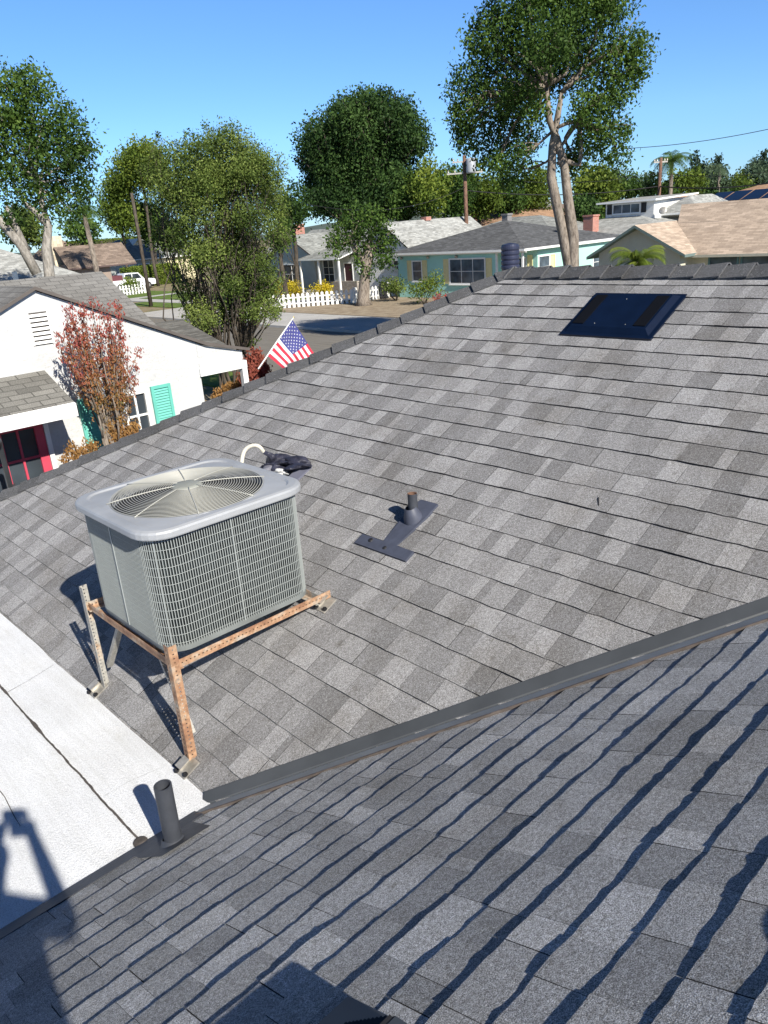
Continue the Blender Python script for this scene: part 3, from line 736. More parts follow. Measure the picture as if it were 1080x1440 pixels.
mb = MB(); angle(mb, (RX0+.012, RY0-.01, ZR-.042), (RX0+.012, RY1+.015, ZR-.042), .042, (0, 0, 1), (1, 0, 0), .62); mb.build('rail', M['perf'], st)
mb = MB(); angle(mb, (RX1-.06, RY0, ZR-.05), (RX1-.06, RY1, ZR-.05), .04, (0, 0, 1), (-1, 0, 0), .45); mb.build('rail', M['perf'], st)
for (y, top_, dy, tint) in ((2.925, ZR+.095, 1, .60), (3.90, ZR+.10, -1, .36)):
    mb = MB(); x = 1.262; zf = zA(x)+.01
    angle(mb, (x, y, zf), (x, y, top_), .042, (1, 0, 0), (0, dy, 0), tint); mb.build('leg', M['perf'], st)
for (y, tint, y2) in ((2.955, .22, 3.22), (3.86, .22, 3.58)):
    mb = MB(); p = np.array([1.30, y, zA(1.30)+.11]) ; q = np.array([1.32, y2, ZR-.03])
    angle(mb, p, q, .034, (1, 0, 0), (0, 0, 1), tint, .003); mb.build('brace', M['perf'], st)
def foot(x, y):
    mb = MB(); b = onA(x, y, .012)
    Mx = Matrix.Translation(Vector(b)) @ Vector(nAv).to_track_quat('Z', 'Y').to_matrix().to_4x4()
    mb.box((-.045, -.05, -.004), (.045, .05, .003), Mx); mb.box((-.02, -.03, .003), (-.016, .03, .05), Mx); mb.box((-.02, -.03, .046), (.03, .03, .05), Mx)
    f_ = mb.build('foot', M['zinc'], st)
    mb = MB()
    for (a, c) in ((-.034, .03), (.034, -.03), (-.03, -.042)):
        mb = MB(); mb.lathe(tuple(Mx @ Vector((a, c, .003))), [(.013, 0), (.013, .009), (.006, .010), (.006, .018), (0, .018)], 8, axis=nAv)
        mb.build('bolt', M['black'], f_)
foot(1.245, 2.915); foot(1.245, 3.91); foot(2.185, 2.955); foot(2.185, 3.88)

# ------------------------------------------------------------------ refrigerant line bundle behind the unit
hs = thing('line_bundle', (2.9, 4.15, zA(2.9)), 'cream hose arching into a torn black wrap on the roof behind the air conditioner', 'hose')
P_ = [(2.55, 4.53, 3.55), (2.56, 4.53, 3.66), (2.63, 4.515, 3.745), (2.73, 4.48, 3.775), (2.80, 4.40, 3.745), (2.83, 4.31, 3.70)]
def smoothpath(P, n=24):
    P = [np.array(p, float) for p in P]; out = []; Q = [2*P[0]-P[1]]+P+[2*P[-1]-P[-2]]
    for i in range(1, len(Q)-2):
        for t_ in np.linspace(0, 1, max(2, n//(len(P)-1)), endpoint=False):
            a, b_, c, d = Q[i-1], Q[i], Q[i+1], Q[i+2]
            out.append(.5*((2*b_)+(-a+c)*t_+(2*a-5*b_+4*c-d)*t_**2+(-a+3*b_-3*c+d)*t_**3))
    out.append(P[-1]); return out
HP = [AT(340, 690, 1)*0]  # placeholder replaced below
def at_h(px_, py_, x):    # point on a bearing at a chosen world x
    return PXX(px_, py_, x)
HP = [at_h(341, 668, 2.60), at_h(340, 650, 2.62), at_h(344, 634, 2.66), at_h(354, 627, 2.70), at_h(364, 628, 2.73), at_h(371, 636, 2.76)]
mb = MB(); mb.tube(smoothpath(HP, 30), .0135, 12); mb.build('hose', plain('cream_foam', (.62, .59, .50), .8, 0, .08, 12), hs, True)
mb = MB(); mb.tube(smoothpath([onA(2.62, 4.42, .02), onA(2.74, 4.36, .06), onA(2.86, 4.28, .05)]), [.012]*25, 8) if False else None
mb.tube(smoothpath([onA(2.56, 4.40, .02), onA(2.66, 4.33, .05), onA(2.76, 4.26, .05)], 12), .012, 8); mb.build('hose', plain('beige_line', (.5, .47, .4), .8), hs, True)
def lump(name, c, rx, ry, rz, mat, seed, amp=.35, n=18, axis=None):
    rs = np.random.RandomState(seed); ph = rs.uniform(0, 6, (6, 3)); k = rs.uniform(2, 7, (6, 3)); mb = MB(); V = {}
    for i in range(n+1):
        for j in range(2*n):
            th = math.pi*i/n; p2 = math.pi*j/n; d = np.array([math.sin(th)*math.cos(p2), math.sin(th)*math.sin(p2), math.cos(th)])
            s = 1+amp*sum(math.sin(k[q]@d+ph[q, 0]) for q in range(6))/3
            V[i, j] = (c[0]+rx*s*d[0], c[1]+ry*s*d[1], c[2]+rz*s*d[2])
    for i in range(n):
        for j in range(2*n): mb.face([V[i, j], V[i+1, j], V[i+1, (j+1) % (2*n)], V[i, (j+1) % (2*n)]])
    return mb.build(name, mat, hs, False)
M['wrap'] = plain('black_wrap', (.03, .031, .05), .45, 0, .4, 20, .01, 40)
cW = PXX(387, 652, 2.86)
mb = MB(); mb.tube(smoothpath([HP[-1], HP[-1]+(.03, -.04, -.03), cW+(-.01, .02, .01), cW+(.02, -.02, -.02)], 12), [.013, .014, .016, .019, .024, .03, .036, .042, .046, .048, .05, .05, .05][:13] , 9); mb.build('black_wrap', M['wrap'], hs, False)
lump('black_wrap', onA(2.885, 4.22, .045), .085, .085, .05, M['wrap'], 3, .45)
lump('black_wrap', onA(2.93, 4.08, .035), .075, .10, .035, M['wrap'], 8, .5)
lump('grey_tape', onA(2.80, 4.23, .05), .05, .055, .035, plain('grey_tape', (.16, .16, .19), .6, 0, .3, 20), 5, .4)
lump('white_rag', onA(2.82, 4.13, .055), .03, .055, .014, plain('white_rag', (.68, .68, .66), .8), 6, .5)
mb = MB(); 
Pp = [onA(2.80, 3.98, .02), onA(2.80, 4.06, .03), onA(2.93, 4.06, .03), onA(2.95, 3.97, .015)]; mb.face(Pp[::-1]); Qq = [p-np.array([0, 0, .015]) for p in Pp]
for k in range(4): mb.face([Qq[k], Qq[(k+1) % 4], Pp[(k+1) % 4], Pp[k]][::-1])
mb.build('flap', plain('blue_grey_flap', (.13, .135, .18), .5), hs)
#CUT1
# ------------------------------------------------------------------ photographer kneeling on the near slope (throws the shadow on the white roof)
def skin_body(name, joints, edges, mat, parent=None):
    me = bpy.data.meshes.new(name); names = list(joints); me.from_pydata([joints[k][0] for k in names], [(names.index(a), names.index(b)) for a, b in edges], [])
    me.materials.append(mat); o = bpy.data.objects.new(name, me); COL.objects.link(o); adopt(o, parent)
    o.modifiers.new('skin', 'SKIN'); sv = me.attributes.get('skin_vertex') or None
    if not me.skin_vertices: me.skin_vertices.new() if hasattr(me.skin_vertices, 'new') else None
    if me.skin_vertices:
        for i, k in enumerate(names):
            r = joints[k][1]; me.skin_vertices[0].data[i].radius = (r, r)
        me.skin_vertices[0].data[0].use_root = True
    sm = o.modifiers.new('sub', 'SUBSURF'); sm.levels = 2; sm.render_levels = 2
    return o
cloth = plain('navy_workwear', (.05, .06, .09), .9, 0, .2, 12); skin = plain('skin_tone', (.42, .25, .17), .6, 0, .06, 20)
fw = np.array([.668, .744, 0]); rg = np.array([.744, -.668, 0])
def bp(f, r, z): return tuple(np.array([0, 0, 0])+fw*f+rg*r+np.array([0, 0, z]))
per_ = thing('person', (-.25, -.3, 4.2), 'person in dark workwear kneeling on the near roof slope holding up a phone', 'person')
J = {'pelvis': (bp(-.36, .01, 4.60), .135), 'belly': (bp(-.37, .01, 4.72), .125), 'chest': (bp(-.37, .01, 4.86), .14), 'neckb': (bp(-.36, .01, 4.965), .075), 'neck': (bp(-.345, .01, 5.0), .052),
     'head0': (bp(-.33, .01, 5.05), .068), 'head1': (bp(-.325, .01, 5.10), .078), 'head2': (bp(-.33, .01, 5.145), .062)}
E_ = [('pelvis', 'belly'), ('belly', 'chest'), ('chest', 'neckb'), ('neckb', 'neck'), ('neck', 'head0'), ('head0', 'head1'), ('head1', 'head2')]
for s_, nm in ((1, 'r'), (-1, 'l')):
    o_ = .01
    J['sh'+nm] = (bp(-.36, o_+.155*s_, 4.92), .058); J['el'+nm] = (bp(-.20, o_+(.17 if s_ > 0 else .22)*s_, 4.76), .042)
    J['wr'+nm] = (bp(-.055, .055 if s_ > 0 else -.075, 5.03), .027); J['pa'+nm] = (bp(-.032, .05 if s_ > 0 else -.07, 5.075), .026)
    J['hp'+nm] = (bp(-.35, o_+.09*s_, 4.56), .095); J['kn'+nm] = (bp(-.12, o_+.13*s_, 4.17), .062)
    J['an'+nm] = (bp(-.50, o_+.12*s_, 4.37), .042); J['to'+nm] = (bp(-.60, o_+.12*s_, 4.33), .035)
    E_ += [('chest', 'sh'+nm), ('sh'+nm, 'el'+nm), ('el'+nm, 'wr'+nm), ('wr'+nm, 'pa'+nm), ('pelvis', 'hp'+nm), ('hp'+nm, 'kn'+nm), ('kn'+nm, 'an'+nm), ('an'+nm, 'to'+nm)]
body = skin_body('body', J, E_, cloth, per_)
mb = MB(); hc = np.array(bp(-.335, .01, 5.115)); mb.lathe(hc, [(.082, -.02), (.092, .01), (.088, .045), (.062, .078), (0, .09)], 20); mb.build('hair', plain('dark_hair', (.03, .022, .018), .8), per_, True)
for s_ in (1, -1):
    for i in range(4):
        r0 = .05 if s_ > 0 else -.07
        f0 = .012*(i-1.5)
        K = {'a': (bp(-.032+.004, r0-.0, 5.085+f0), .010), 'b': (bp(-.022, r0-.02*s_, 5.10+f0), .0085), 'c': (bp(-.024, r0-.042*s_, 5.105+f0), .0075)}
        skin_body('finger', K, [('a', 'b'), ('b', 'c')], skin, per_)
    K = {'a': (bp(-.045, r0, 5.06), .011), 'b': (bp(-.05, r0-.02*s_, 5.075), .010), 'c': (bp(-.048, r0-.035*s_, 5.09), .008)}
    skin_body('thumb', K, [('a', 'b'), ('b', 'c')], skin, per_)
ph = thing('phone', bp(-.03, -.012, 5.08), 'black phone held upright in both hands of the kneeling person', 'phone')
Mp = Matrix.Translation(Vector(bp(-.032, -.012, 5.06))) @ Matrix(((rg[0], fw[0], 0, 0), (rg[1], fw[1], 0, 0), (0, 0, 1, 0), (0, 0, 0, 1)))
mb = MB(); mb.box((-.037, -.004, -.075), (.037, .004, .075), Mp); mb.build('case', M['black'], ph)
mb = MB(); mb.box((-.034, -.0055, -.071), (.034, -.0042, .071), Mp); mb.build('screen', M['glass'], ph)
# unseen bag shape added for its shadow, outside the lower right frame
tb = thing('shadow_bag', (1.02, .05, zB(.05)), 'unseen dark bag shape added to cast a shadow on the near roof slope right of the kneeling person', 'bag')
def lump2(name, c, rx, ry, rz, mat, seed, parent, amp=.2, n=16):
    rs = np.random.RandomState(seed); ph_ = rs.uniform(0, 6, 6); k = rs.uniform(1.5, 4, (6, 3)); mb = MB(); V = {}
    for i in range(n+1):
        for j in range(2*n):
            th = math.pi*i/n; p2 = math.pi*j/n; d = np.array([math.sin(th)*math.cos(p2), math.sin(th)*math.sin(p2), math.cos(th)])
            s = 1+amp*sum(math.sin(k[q]@d+ph_[q]) for q in range(6))/3
            V[i, j] = (c[0]+rx*s*d[0], c[1]+ry*s*d[1], c[2]+max(-.03, rz*s*d[2]))
    for i in range(n):
        for j in range(2*n): mb.face([V[i, j], V[i+1, j], V[i+1, (j+1) % (2*n)], V[i, (j+1) % (2*n)]])
    return mb.build(name, mat, parent, True)
lump2('canvas', (1.12, .03, zB(.03)+.012), .20, .05, .042, M['black'], 4, tb)
mb = MB(); mb.tube([(.96, .0, zB(.0)+.03), (.97, .01, zB(.0)+.05), (1.03, .01, zB(.0)+.055), (1.09, .01, zB(.0)+.05), (1.1, .0, zB(.0)+.03)], .008, 8); mb.build('handle', M['black'], tb, True)

# ------------------------------------------------------------------ generic building pieces
def wall_poly(mb, pts): mb.face(pts)
def frame_axes(face):
    """facing -X: width runs towards -Y when seen from the street; facing -Y: width runs +X"""
    if face == 'x': return np.array([0, -1., 0]), np.array([-1., 0, 0])
    return np.array([1., 0, 0]), np.array([0, -1., 0])
def opening(parent, o, face, w_, h_, kind='window', nx=2, nz=2, frame=None, glass=None, t=.06, proud=.05, sill=True, name=None):
    u, n = frame_axes(face); o = np.array(o, float); z = np.array([0, 0, 1.])
    frame = frame or M['white_metal']; glass = glass or M['glass']
    def bx(mb, a, b, c, d, n0, n1):
        P = [o+u*x+z*y+n*k for k in (n0, n1) for (x, y) in ((a, c), (b, c), (b, d), (a, d))]
        for q in ((3, 2, 1, 0), (4, 5, 6, 7), (0, 1, 5, 4), (1, 2, 6, 5), (2, 3, 7, 6), (3, 0, 4, 7)): mb.face([P[i] for i in q])
    mb = MB(); bx(mb, -t, 0, -t, h_+t, -.05, proud); bx(mb, w_, w_+t, -t, h_+t, -.05, proud); bx(mb, 0, w_, -t, 0, -.05, proud); bx(mb, 0, w_, h_, h_+t, -.05, proud)
    for i in range(1, nx): x = w_*i/nx; bx(mb, x-.016, x+.016, 0, h_, -.02, proud-.015)
    for j in range(1, nz): y = h_*j/nz; bx(mb, 0, w_, y-.016, y+.016, -.022, proud-.017)
    f = mb.build(name or kind, frame, parent)
    mb = MB(); mb.face([o+n*.006, o+u*w_+n*.006, o+u*w_+z*h_+n*.006, o+z*h_+n*.006]); mb.build('pane', glass, f)
    if sill:
        mb = MB(); bx(mb, -t-.04, w_+t+.04, -t-.05, -t, -.02, proud+.05); mb.build('sill', frame, f)
    return f
def shutter(parent, o, face, w_, h_, mat, louvres=True):
    u, n = frame_axes(face); o = np.array(o, float); z = np.array([0, 0, 1.]); mb = MB()
    def bx(a, b, c, d, n0, n1):
        P = [o+u*x+z*y+n*k for k in (n0, n1) for (x, y) in ((a, c), (b, c), (b, d), (a, d))]
        for q in ((3, 2, 1, 0), (4, 5, 6, 7), (0, 1, 5, 4), (1, 2, 6, 5), (2, 3, 7, 6), (3, 0, 4, 7)): mb.face([P[i] for i in q])
    f = .05
    bx(0, f, 0, h_, 0, .04); bx(w_-f, w_, 0, h_, 0, .04); bx(f, w_-f, 0, f, 0, .04); bx(f, w_-f, h_-f, h_, 0, .04)
    bx(f, w_-f, f, h_-f, 0, .008)
    if louvres:
        k = int((h_-2*f)/.045)
        for i in range(k):
            y0 = f+(h_-2*f)*i/k; a = o+u*f+z*y0; b = o+u*(w_-f)+z*y0; mb.face([a+n*.032, b+n*.032, b+z*.036+n*.012, a+z*.036+n*.012]); mb.face([a+n*.012, b+n*.012, b+n*.032, a+n*.032])
    return mb.build('shutter', mat, parent)
def slab_roof(parent, name, polys, mat, th=.10, edge=None, shingle=False):
    mb = MB()
    for P in polys:
        P = [np.array(p, float) for p in P]; mb.m = 0; mb.face(P); mb.m = 1
        Q = [p-np.array([0, 0, th]) for p in P]; mb.face(Q[::-1])
        for k in range(len(P)): mb.face([Q[k], Q[(k+1) % len(P)], P[(k+1) % len(P)], P[k]])
    return mb.build(name, [mat, edge or M['white_metal']], parent)
def hip_roof(parent, x0, x1, y0, y1, ze, zr, mat, over=.45, edge=None):
    x0 -= over; x1 += over; y0 -= over; y1 += over
    if (x1-x0) < (y1-y0):
        h = (x1-x0)/2; a = ((x0+x1)/2, y0+h, zr); b = ((x0+x1)/2, y1-h, zr)
        P = [[(x0, y1, ze), (x0, y0, ze), a, b], [(x0, y0, ze), (x1, y0, ze), a], [(x1, y0, ze), (x1, y1, ze), b, a], [(x1, y1, ze), (x0, y1, ze), b]]
    else:
        h = (y1-y0)/2; a = (x0+h, (y0+y1)/2, zr); b = (x1-h, (y0+y1)/2, zr)
        P = [[(x0, y1, ze), (x0, y0, ze), a], [(x0, y0, ze), (x1, y0, ze), b, a], [(x1, y0, ze), (x1, y1, ze), b], [(x1, y1, ze), (x0, y1, ze), a, b]]
    return slab_roof(parent, 'roof', P, mat, .14, edge)
def gable_x(parent, x0, x1, y0, y1, ze, zr, mat, over=.3, edge=None, th=.1):
    """ridge runs along X"""
    ym = (y0+y1)/2; s = (zr-ze)/(ym-y0); a = over
    P = [[(x0-a, y0-a, ze-s*a), (x1+a, y0-a, ze-s*a), (x1+a, ym, zr), (x0-a, ym, zr)], [(x1+a, y1+a, ze-s*a), (x0-a, y1+a, ze-s*a), (x0-a, ym, zr), (x1+a, ym, zr)]]
    return slab_roof(parent, 'roof', P, mat, th, edge)
def gable_y(parent, x0, x1, y0, y1, ze, zr, mat, over=.3, edge=None, th=.1):
    xm = (x0+x1)/2; s = (zr-ze)/(xm-x0); a = over
    P = [[(x0-a, y1+a, ze-s*a), (x0-a, y0-a, ze-s*a), (xm, y0-a, zr), (xm, y1+a, zr)], [(x1+a, y0-a, ze-s*a), (x1+a, y1+a, ze-s*a), (xm, y1+a, zr), (xm, y0-a, zr)]]
    return slab_roof(parent, 'roof', P, mat, th, edge)
def walls(parent, x0, x1, y0, y1, h, mat, gx=None, gy=None, name='wall'):
    mb = MB()
    mb.face([(x0, y1, 0), (x0, y0, 0), (x0, y0, h)]+([(x0, (y0+y1)/2, gx)] if gx else [])+[(x0, y1, h)])
    mb.face([(x1, y0, 0), (x1, y1, 0), (x1, y1, h)]+([(x1, (y0+y1)/2, gx)] if gx else [])+[(x1, y0, h)])
    mb.face([(x0, y0, 0), (x1, y0, 0), (x1, y0, h)]+([((x0+x1)/2, y0, gy)] if gy else [])+[(x0, y0, h)])
    mb.face([(x1, y1, 0), (x0, y1, 0), (x0, y1, h)]+([((x0+x1)/2, y1, gy)] if gy else [])+[(x1, y1, h)])
    return mb.build(name, mat, parent)
def chimney(parent, x, y, z0, z1, w_, mat):
    mb = MB(); mb.box((x-w_/2, y-w_/2, z0), (x+w_/2, y+w_/2, z1)); c = mb.build('chimney', mat, parent)
    mb = MB(); mb.box((x-w_/2-.05, y-w_/2-.05, z1), (x+w_/2+.05, y+w_/2+.05, z1+.12)); mb.build('chimney_cap', mat, c); return c

# ------------------------------------------------------------------ left neighbour: white stucco house
YW = 12.0
h1 = thing('stucco_house', (4.2, 14, 0), 'white stucco house next door with turquoise shutters, crimson glass door and grey shingle roofs', 'house')
PK = (4.23, 4.58); vr = lambda x: PK[1]-abs(x-PK[0])*.453
def gv(x):     # verge height with the kick near the right end
    return vr(x) if x < 6.9 else vr(6.9)-(x-6.9)*.26
mb = MB()
mb.face([(.6, YW, 0), (6.72, YW, 0), (6.72, YW, gv(6.72)-.03), (PK[0], YW, PK[1]-.03), (.6, YW, vr(.6)-.03)])
mb.face([(6.72, YW, 0), (6.72, YW+9, 0), (6.72, YW+9, 3.3), (6.72, YW, 3.3)])
mb.face([(.6, YW+9, 0), (.6, YW, 0), (.6, YW, 2.9), (.6, YW+9, 2.9)]); mb.face([(6.72, YW+9, 0), (.6, YW+9, 0), (.6, YW+9, 2.9), (6.72, YW+9, 3.3)])
mb.box((6.723, YW-.005, 2.97), (7.60, YW+.10, 3.02)); mb.face([(6.723, YW-.002, 3.0), (7.62, YW-.002, 3.0), (7.62, YW-.002, gv(7.62)-.04), (6.9, YW-.002, gv(6.9)-.04), (6.723, YW-.002, gv(6.723)-.04)])
mb.build('wall', M['stucco_w'], h1)
mb = MB(); mb.box((6.70, YW-.05, 2.84), (7.66, YW+.08, 2.972)); mb.build('porch_beam', M['white_metal'], h1)
mb = MB(); mb.box((7.56, YW-.04, 0), (7.66, YW+.06, 2.84)); mb.build('post', M['white_metal'], h1)
dark_edge = plain('dark_drip_edge', (.10, .085, .075), .7)
a = .07
slab_roof(h1, 'roof', [
    [(PK[0], YW-a, PK[1]+.03), (6.9, YW-a, gv(6.9)+.03), (6.9, 17.2, gv(6.9)+.03), (PK[0], 17.2, PK[1]+.03)],
    [(6.9, YW-a, gv(6.9)+.03), (7.75, YW-a, gv(7.75)+.03), (7.75, 14.3, gv(7.75)+.03), (6.9, 14.3, gv(6.9)+.03)],
    [(.5, YW-a, vr(.5)+.03), (PK[0], YW-a, PK[1]+.03), (PK[0], 17.2, PK[1]+.03), (.5, 17.2, vr(.5)+.03)]], M['roof_left'], .05, dark_edge)
slab_roof(h1, 'roof', [[(-3, 13.7, 2.92), (7.5, 13.7, 2.92), (7.5, 17, 4.57), (-3, 17, 4.57)], [(7.5, 20.3, 2.92), (-3, 20.3, 2.92), (-3, 17, 4.57), (7.5, 17, 4.57)]], M['roof_left'], .06, dark_edge)
slab_roof(h1, 'porch_roof', [[(7.5, 14.35, 2.78), (9.0, 14.35, 2.78), (10.6, 19.5, 3.05), (7.5, 19.5, 3.1)]], M['roof_porch'], .12)
mb = MB(); mb.face([(7.49, 20, 0), (7.49, 14.4, 0), (7.49, 14.4, 2.9), (7.49, 17, 4.5), (7.49, 20, 3)][::-1]); mb.build('wall', M['stucco_w'], h1)
# ridge caps seen as dark ticks left of the gable
def cap_tick(i):
    mb = MB(); x = 3.95-.26*i; z = 4.66
    y = 12.4+(4.23-x)*.0
    mb.face([(x, 12.15, vr(x)+.06), (x+.03, 12.15, vr(x)+.075), (x+.2, 16.9, vr(x)+.075), (x+.17, 16.9, vr(x)+.06)]); return mb
# gable vent
mb = MB()
for i in range(7):
    z = 4.20-.066*i; mb.face([(4.065, YW-.03, z-.018), (4.33, YW-.03, z-.018), (4.33, YW-.008, z+.022), (4.065, YW-.008, z+.022)])
mb.box((4.045, YW-.02, 3.77), (4.065, YW-.001, 4.25)); mb.box((4.33, YW-.02, 3.77), (4.35, YW-.001, 4.25))
gv_ = mb.build('gable_vent', M['white_paint'], h1)
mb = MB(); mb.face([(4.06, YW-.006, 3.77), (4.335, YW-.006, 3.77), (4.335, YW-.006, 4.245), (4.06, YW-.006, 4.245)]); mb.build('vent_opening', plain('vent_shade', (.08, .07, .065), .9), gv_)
# window pair and shutters
opening(h1, (5.27, YW, 1.35), 'y', .34, 1.42, 'window', 2, 4, M['white_metal'], M['glass'], .07)
opening(h1, (4.98, YW, 1.35), 'y', .14, 1.42, 'window', 1, 4, M['white_metal'], M['glass'], .04)
shutter(h1, (5.74, YW-.001, 1.32), 'y', .36, 1.52, M['shutter_teal']); shutter(h1, (4.50, YW-.001, 1.32), 'y', .40, 1.55, M['shutter_teal'])
# front porch roof with fascia
slab_roof(h1, 'porch_roof', [[(.5, YW, 3.40), (.5, 11.0, 3.03), (4.09, 11.0, 3.03), (4.12, YW-.0, 3.40)][::1]], M['roof_porch'], .02)
mb = MB(); mb.box((.5, 10.98, 2.83), (4.10, 11.03, 3.02)); mb.box((4.05, 11.03, 2.83), (4.10, YW, 3.0)); mb.build('fascia', M['white_metal'], h1)
mb = MB(); mb.face([(.5, 11.03, 2.84), (4.05, 11.03, 2.84), (4.05, YW, 2.84), (.5, YW, 2.84)][::-1]); mb.face([(4.08, 11.03, 3.0), (4.08, YW, 3.0), (4.08, YW, 3.37)]); mb.build('soffit', M['white_paint'], h1)
d = opening(h1, (3.02, YW, 0.35), 'y', .74, 2.25, 'door', 3, 5, M['pink'], M['glass'], .13, .05, False, 'glass_door')
mb = MB(); mb.box((3.90, YW-.06, 0), (3.97, YW+.02, 2.78)); mb.box((2.80, YW-.06, 0), (2.86, YW+.02, 2.78)); mb.build('door_frame', M['white_metal'], h1)
mb = MB(); mb.cyl((2.95, YW-.08, 1.6), (2.95, YW-.04, 1.6), .03, n=12); mb.build('handle', M['black'], d)
mb = MB(); mb.tube([(2.93, 10.85, 2.78), (2.98, 11.0, 2.70), (3.0, 11.1, 2.60), (3.0, 11.1, 0)], .035, 12); mb.build('downpipe', M['metal_dark'], h1, True)
mb = MB(); mb.bar((2.93, 11.1, 1.93), (3.2, 11.6, 1.93), .02, .02); mb.build('bracket', M['metal_dark'], bpy.data.objects['downpipe'])

# flag hung from a slanted staff on the porch corner
P0, P1, PB = PYY(411, 449, 12.5), PYY(376, 500, 12.2), PYY(363, 519, 12.1)
fs = thing('flag', PB, 'striped flag with stars on a slanted white staff by the porch corner', 'flag')
mb = MB(); mb.tube([PB, P0+(P0-PB)*.03], .014, 8); mb.build('staff', M['white_metal'], fs, True)
mb = MB(); mb.lathe(P0+(P0-PB)*.04, [(0, -.02), (.022, 0), (0, .022)], 10); mb.build('finial', plain('gilt', (.6, .42, .1), .4, .5), fs, True)
FL0, FL1 = PYY(462, 530, 12.75), PYY(412, 530, 12.35)     # fly corners (hang below our hip)
def flag_pt(a, b):       # a: 0..1 along hoist from the tip down, b: 0..1 along fly
    A_ = P0+(P1-P0)*a; B_ = FL0+(FL1-FL0)*a; p = A_+(B_-A_)*b
    return p+np.array([.35, 1, 0])*(.055*math.sin(b*9+a*2.5)*b+.03*math.sin(b*17-a*4)*b)
red = plain('flag_red', (.55, .03, .06), .85, 0, .05); wht = plain('flag_white', (.80, .78, .78), .85, 0, .03); blu = plain('flag_blue', (.055, .06, .22), .85, 0, .05)
mb = MB(); na, nb = 26, 30
for i in range(na):
    for j in range(nb):
        a_, b_ = i/na, j/nb; stripe = i//2
        mb.m = 2 if (stripe < 7 and j < 12) else (0 if stripe % 2 == 0 else 1)
        mb.face([flag_pt(a_, b_), flag_pt(a_+1/na, b_), flag_pt(a_+1/na, b_+1/nb), flag_pt(a_, b_+1/nb)])
fc = mb.build('cloth', [red, wht, blu], fs)
mb = MB()
for r in range(9):
    nst = 6 if r % 2 == 0 else 5
    for c in range(nst):
        a_ = (r+1)*(7/13)/10; b_ = ((c+.5)/6 if nst == 6 else (c+1)/6)*.4
        ctr = flag_pt(a_, b_); ea = (flag_pt(a_+.01, b_)-ctr)/.01; eb = (flag_pt(a_, b_+.01)-ctr)/.01; nn = np.cross(ea, eb); nn /= np.linalg.norm(nn)
        ea = ea/np.linalg.norm(ea); eb = np.cross(nn, ea)
        for sg in (1, -1):
            pts_ = []
            for k in range(10):
                rr = .019 if k % 2 == 0 else .008; an = math.pi*k/5
                pts_.append(ctr+nn*.004*sg+(-ea*math.cos(an)+eb*math.sin(an))*rr)
            mb.face(pts_ if sg > 0 else pts_[::-1])
stars = mb.build('stars', wht, fc)
stars['kind'] = 'stuff'

# ------------------------------------------------------------------ trees
def leaves(mb_v, mb_f, tint, centres, rad_, n_twig, n_leaf, size, rs, squash=.85, shell=.5, base=.5, topbias=.25, droop=0, asp=.55):
    """fill clumps with twigs of small leaf quads (numpy)"""
    for (c, r) in zip(centres, rad_):
        cb0 = rs.normal(0, .14)
        nt_ = max(6, int(n_twig*(r**2)))
        d = rs.normal(size=(nt_, 3)); d /= np.linalg.norm(d, axis=1)[:, None]
        rr = r*(shell+(1.05-shell)*rs.rand(nt_)**.6)*(1+.18*np.sin(d[:, 0]*5+c[0])*np.cos(d[:, 2]*4+c[1]))
        tw = np.array(c)+d*rr[:, None]*np.array([1, 1, squash]); tw[:, 2] -= droop*rs.rand(nt_)
        tb_ = np.clip(base+cb0+rs.normal(0, .13, nt_)+.10*d[:, 2], 0, 1)
        P = np.repeat(tw, n_leaf, 0)+rs.normal(0, r*.075+size*.6, (nt_*n_leaf, 3)); T = np.clip(np.repeat(tb_, n_leaf)+rs.normal(0, .09, nt_*n_leaf), 0, 1)
        m = len(P); a = rs.normal(size=(m, 3)); a[:, 2] -= .3+droop; a /= np.linalg.norm(a, axis=1)[:, None]
        b = np.cross(a, rs.normal(size=(m, 3))+np.repeat(d, n_leaf, 0)*.0); b /= np.linalg.norm(b, axis=1)[:, None]
        s = size*rs.uniform(.6, 1.3, m)[:, None]
        mb_v.append(np.stack([P-a*s*.5, P+b*s*asp*.5, P+a*s*.5, P-b*s*asp*.5], 1).reshape(-1, 3)); tint.append(T)
def leafmesh(name, vs, ts, mat, parent):
    V = np.concatenate(vs).astype(np.float32); T = np.concatenate(ts).astype(np.float32); n = len(T)
    me = bpy.data.meshes.new(name); me.vertices.add(n*4); me.vertices.foreach_set('co', V.ravel()); me.loops.add(n*4); me.loops.foreach_set('vertex_index', np.arange(n*4, dtype=np.int32))
    me.polygons.add(n); me.polygons.foreach_set('loop_start', np.arange(0, n*4, 4, dtype=np.int32)); me.polygons.foreach_set('loop_total', np.full(n, 4, dtype=np.int32)); me.update(calc_edges=True)
    at = me.attributes.new('tint', 'FLOAT', 'FACE'); at.data.foreach_set('value', T); me.materials.append(mat)
    o = bpy.data.objects.new(name, me); COL.objects.link(o); adopt(o, parent); return o
def limb(mb, a, b, ra, rb, rs, bend=.12, n=7):
    a = np.array(a, float); b = np.array(b, float); L = np.linalg.norm(b-a); k = rs.normal(0, bend*L, 3)*.5; k2 = rs.normal(0, bend*L*.3, 3)
    P = [a+(b-a)*t+k*math.sin(math.pi*t)+k2*math.sin(2*math.pi*t) for t in np.linspace(0, 1, n)]
    mb.tube(P, list(np.linspace(ra, rb, n)), 8); return P
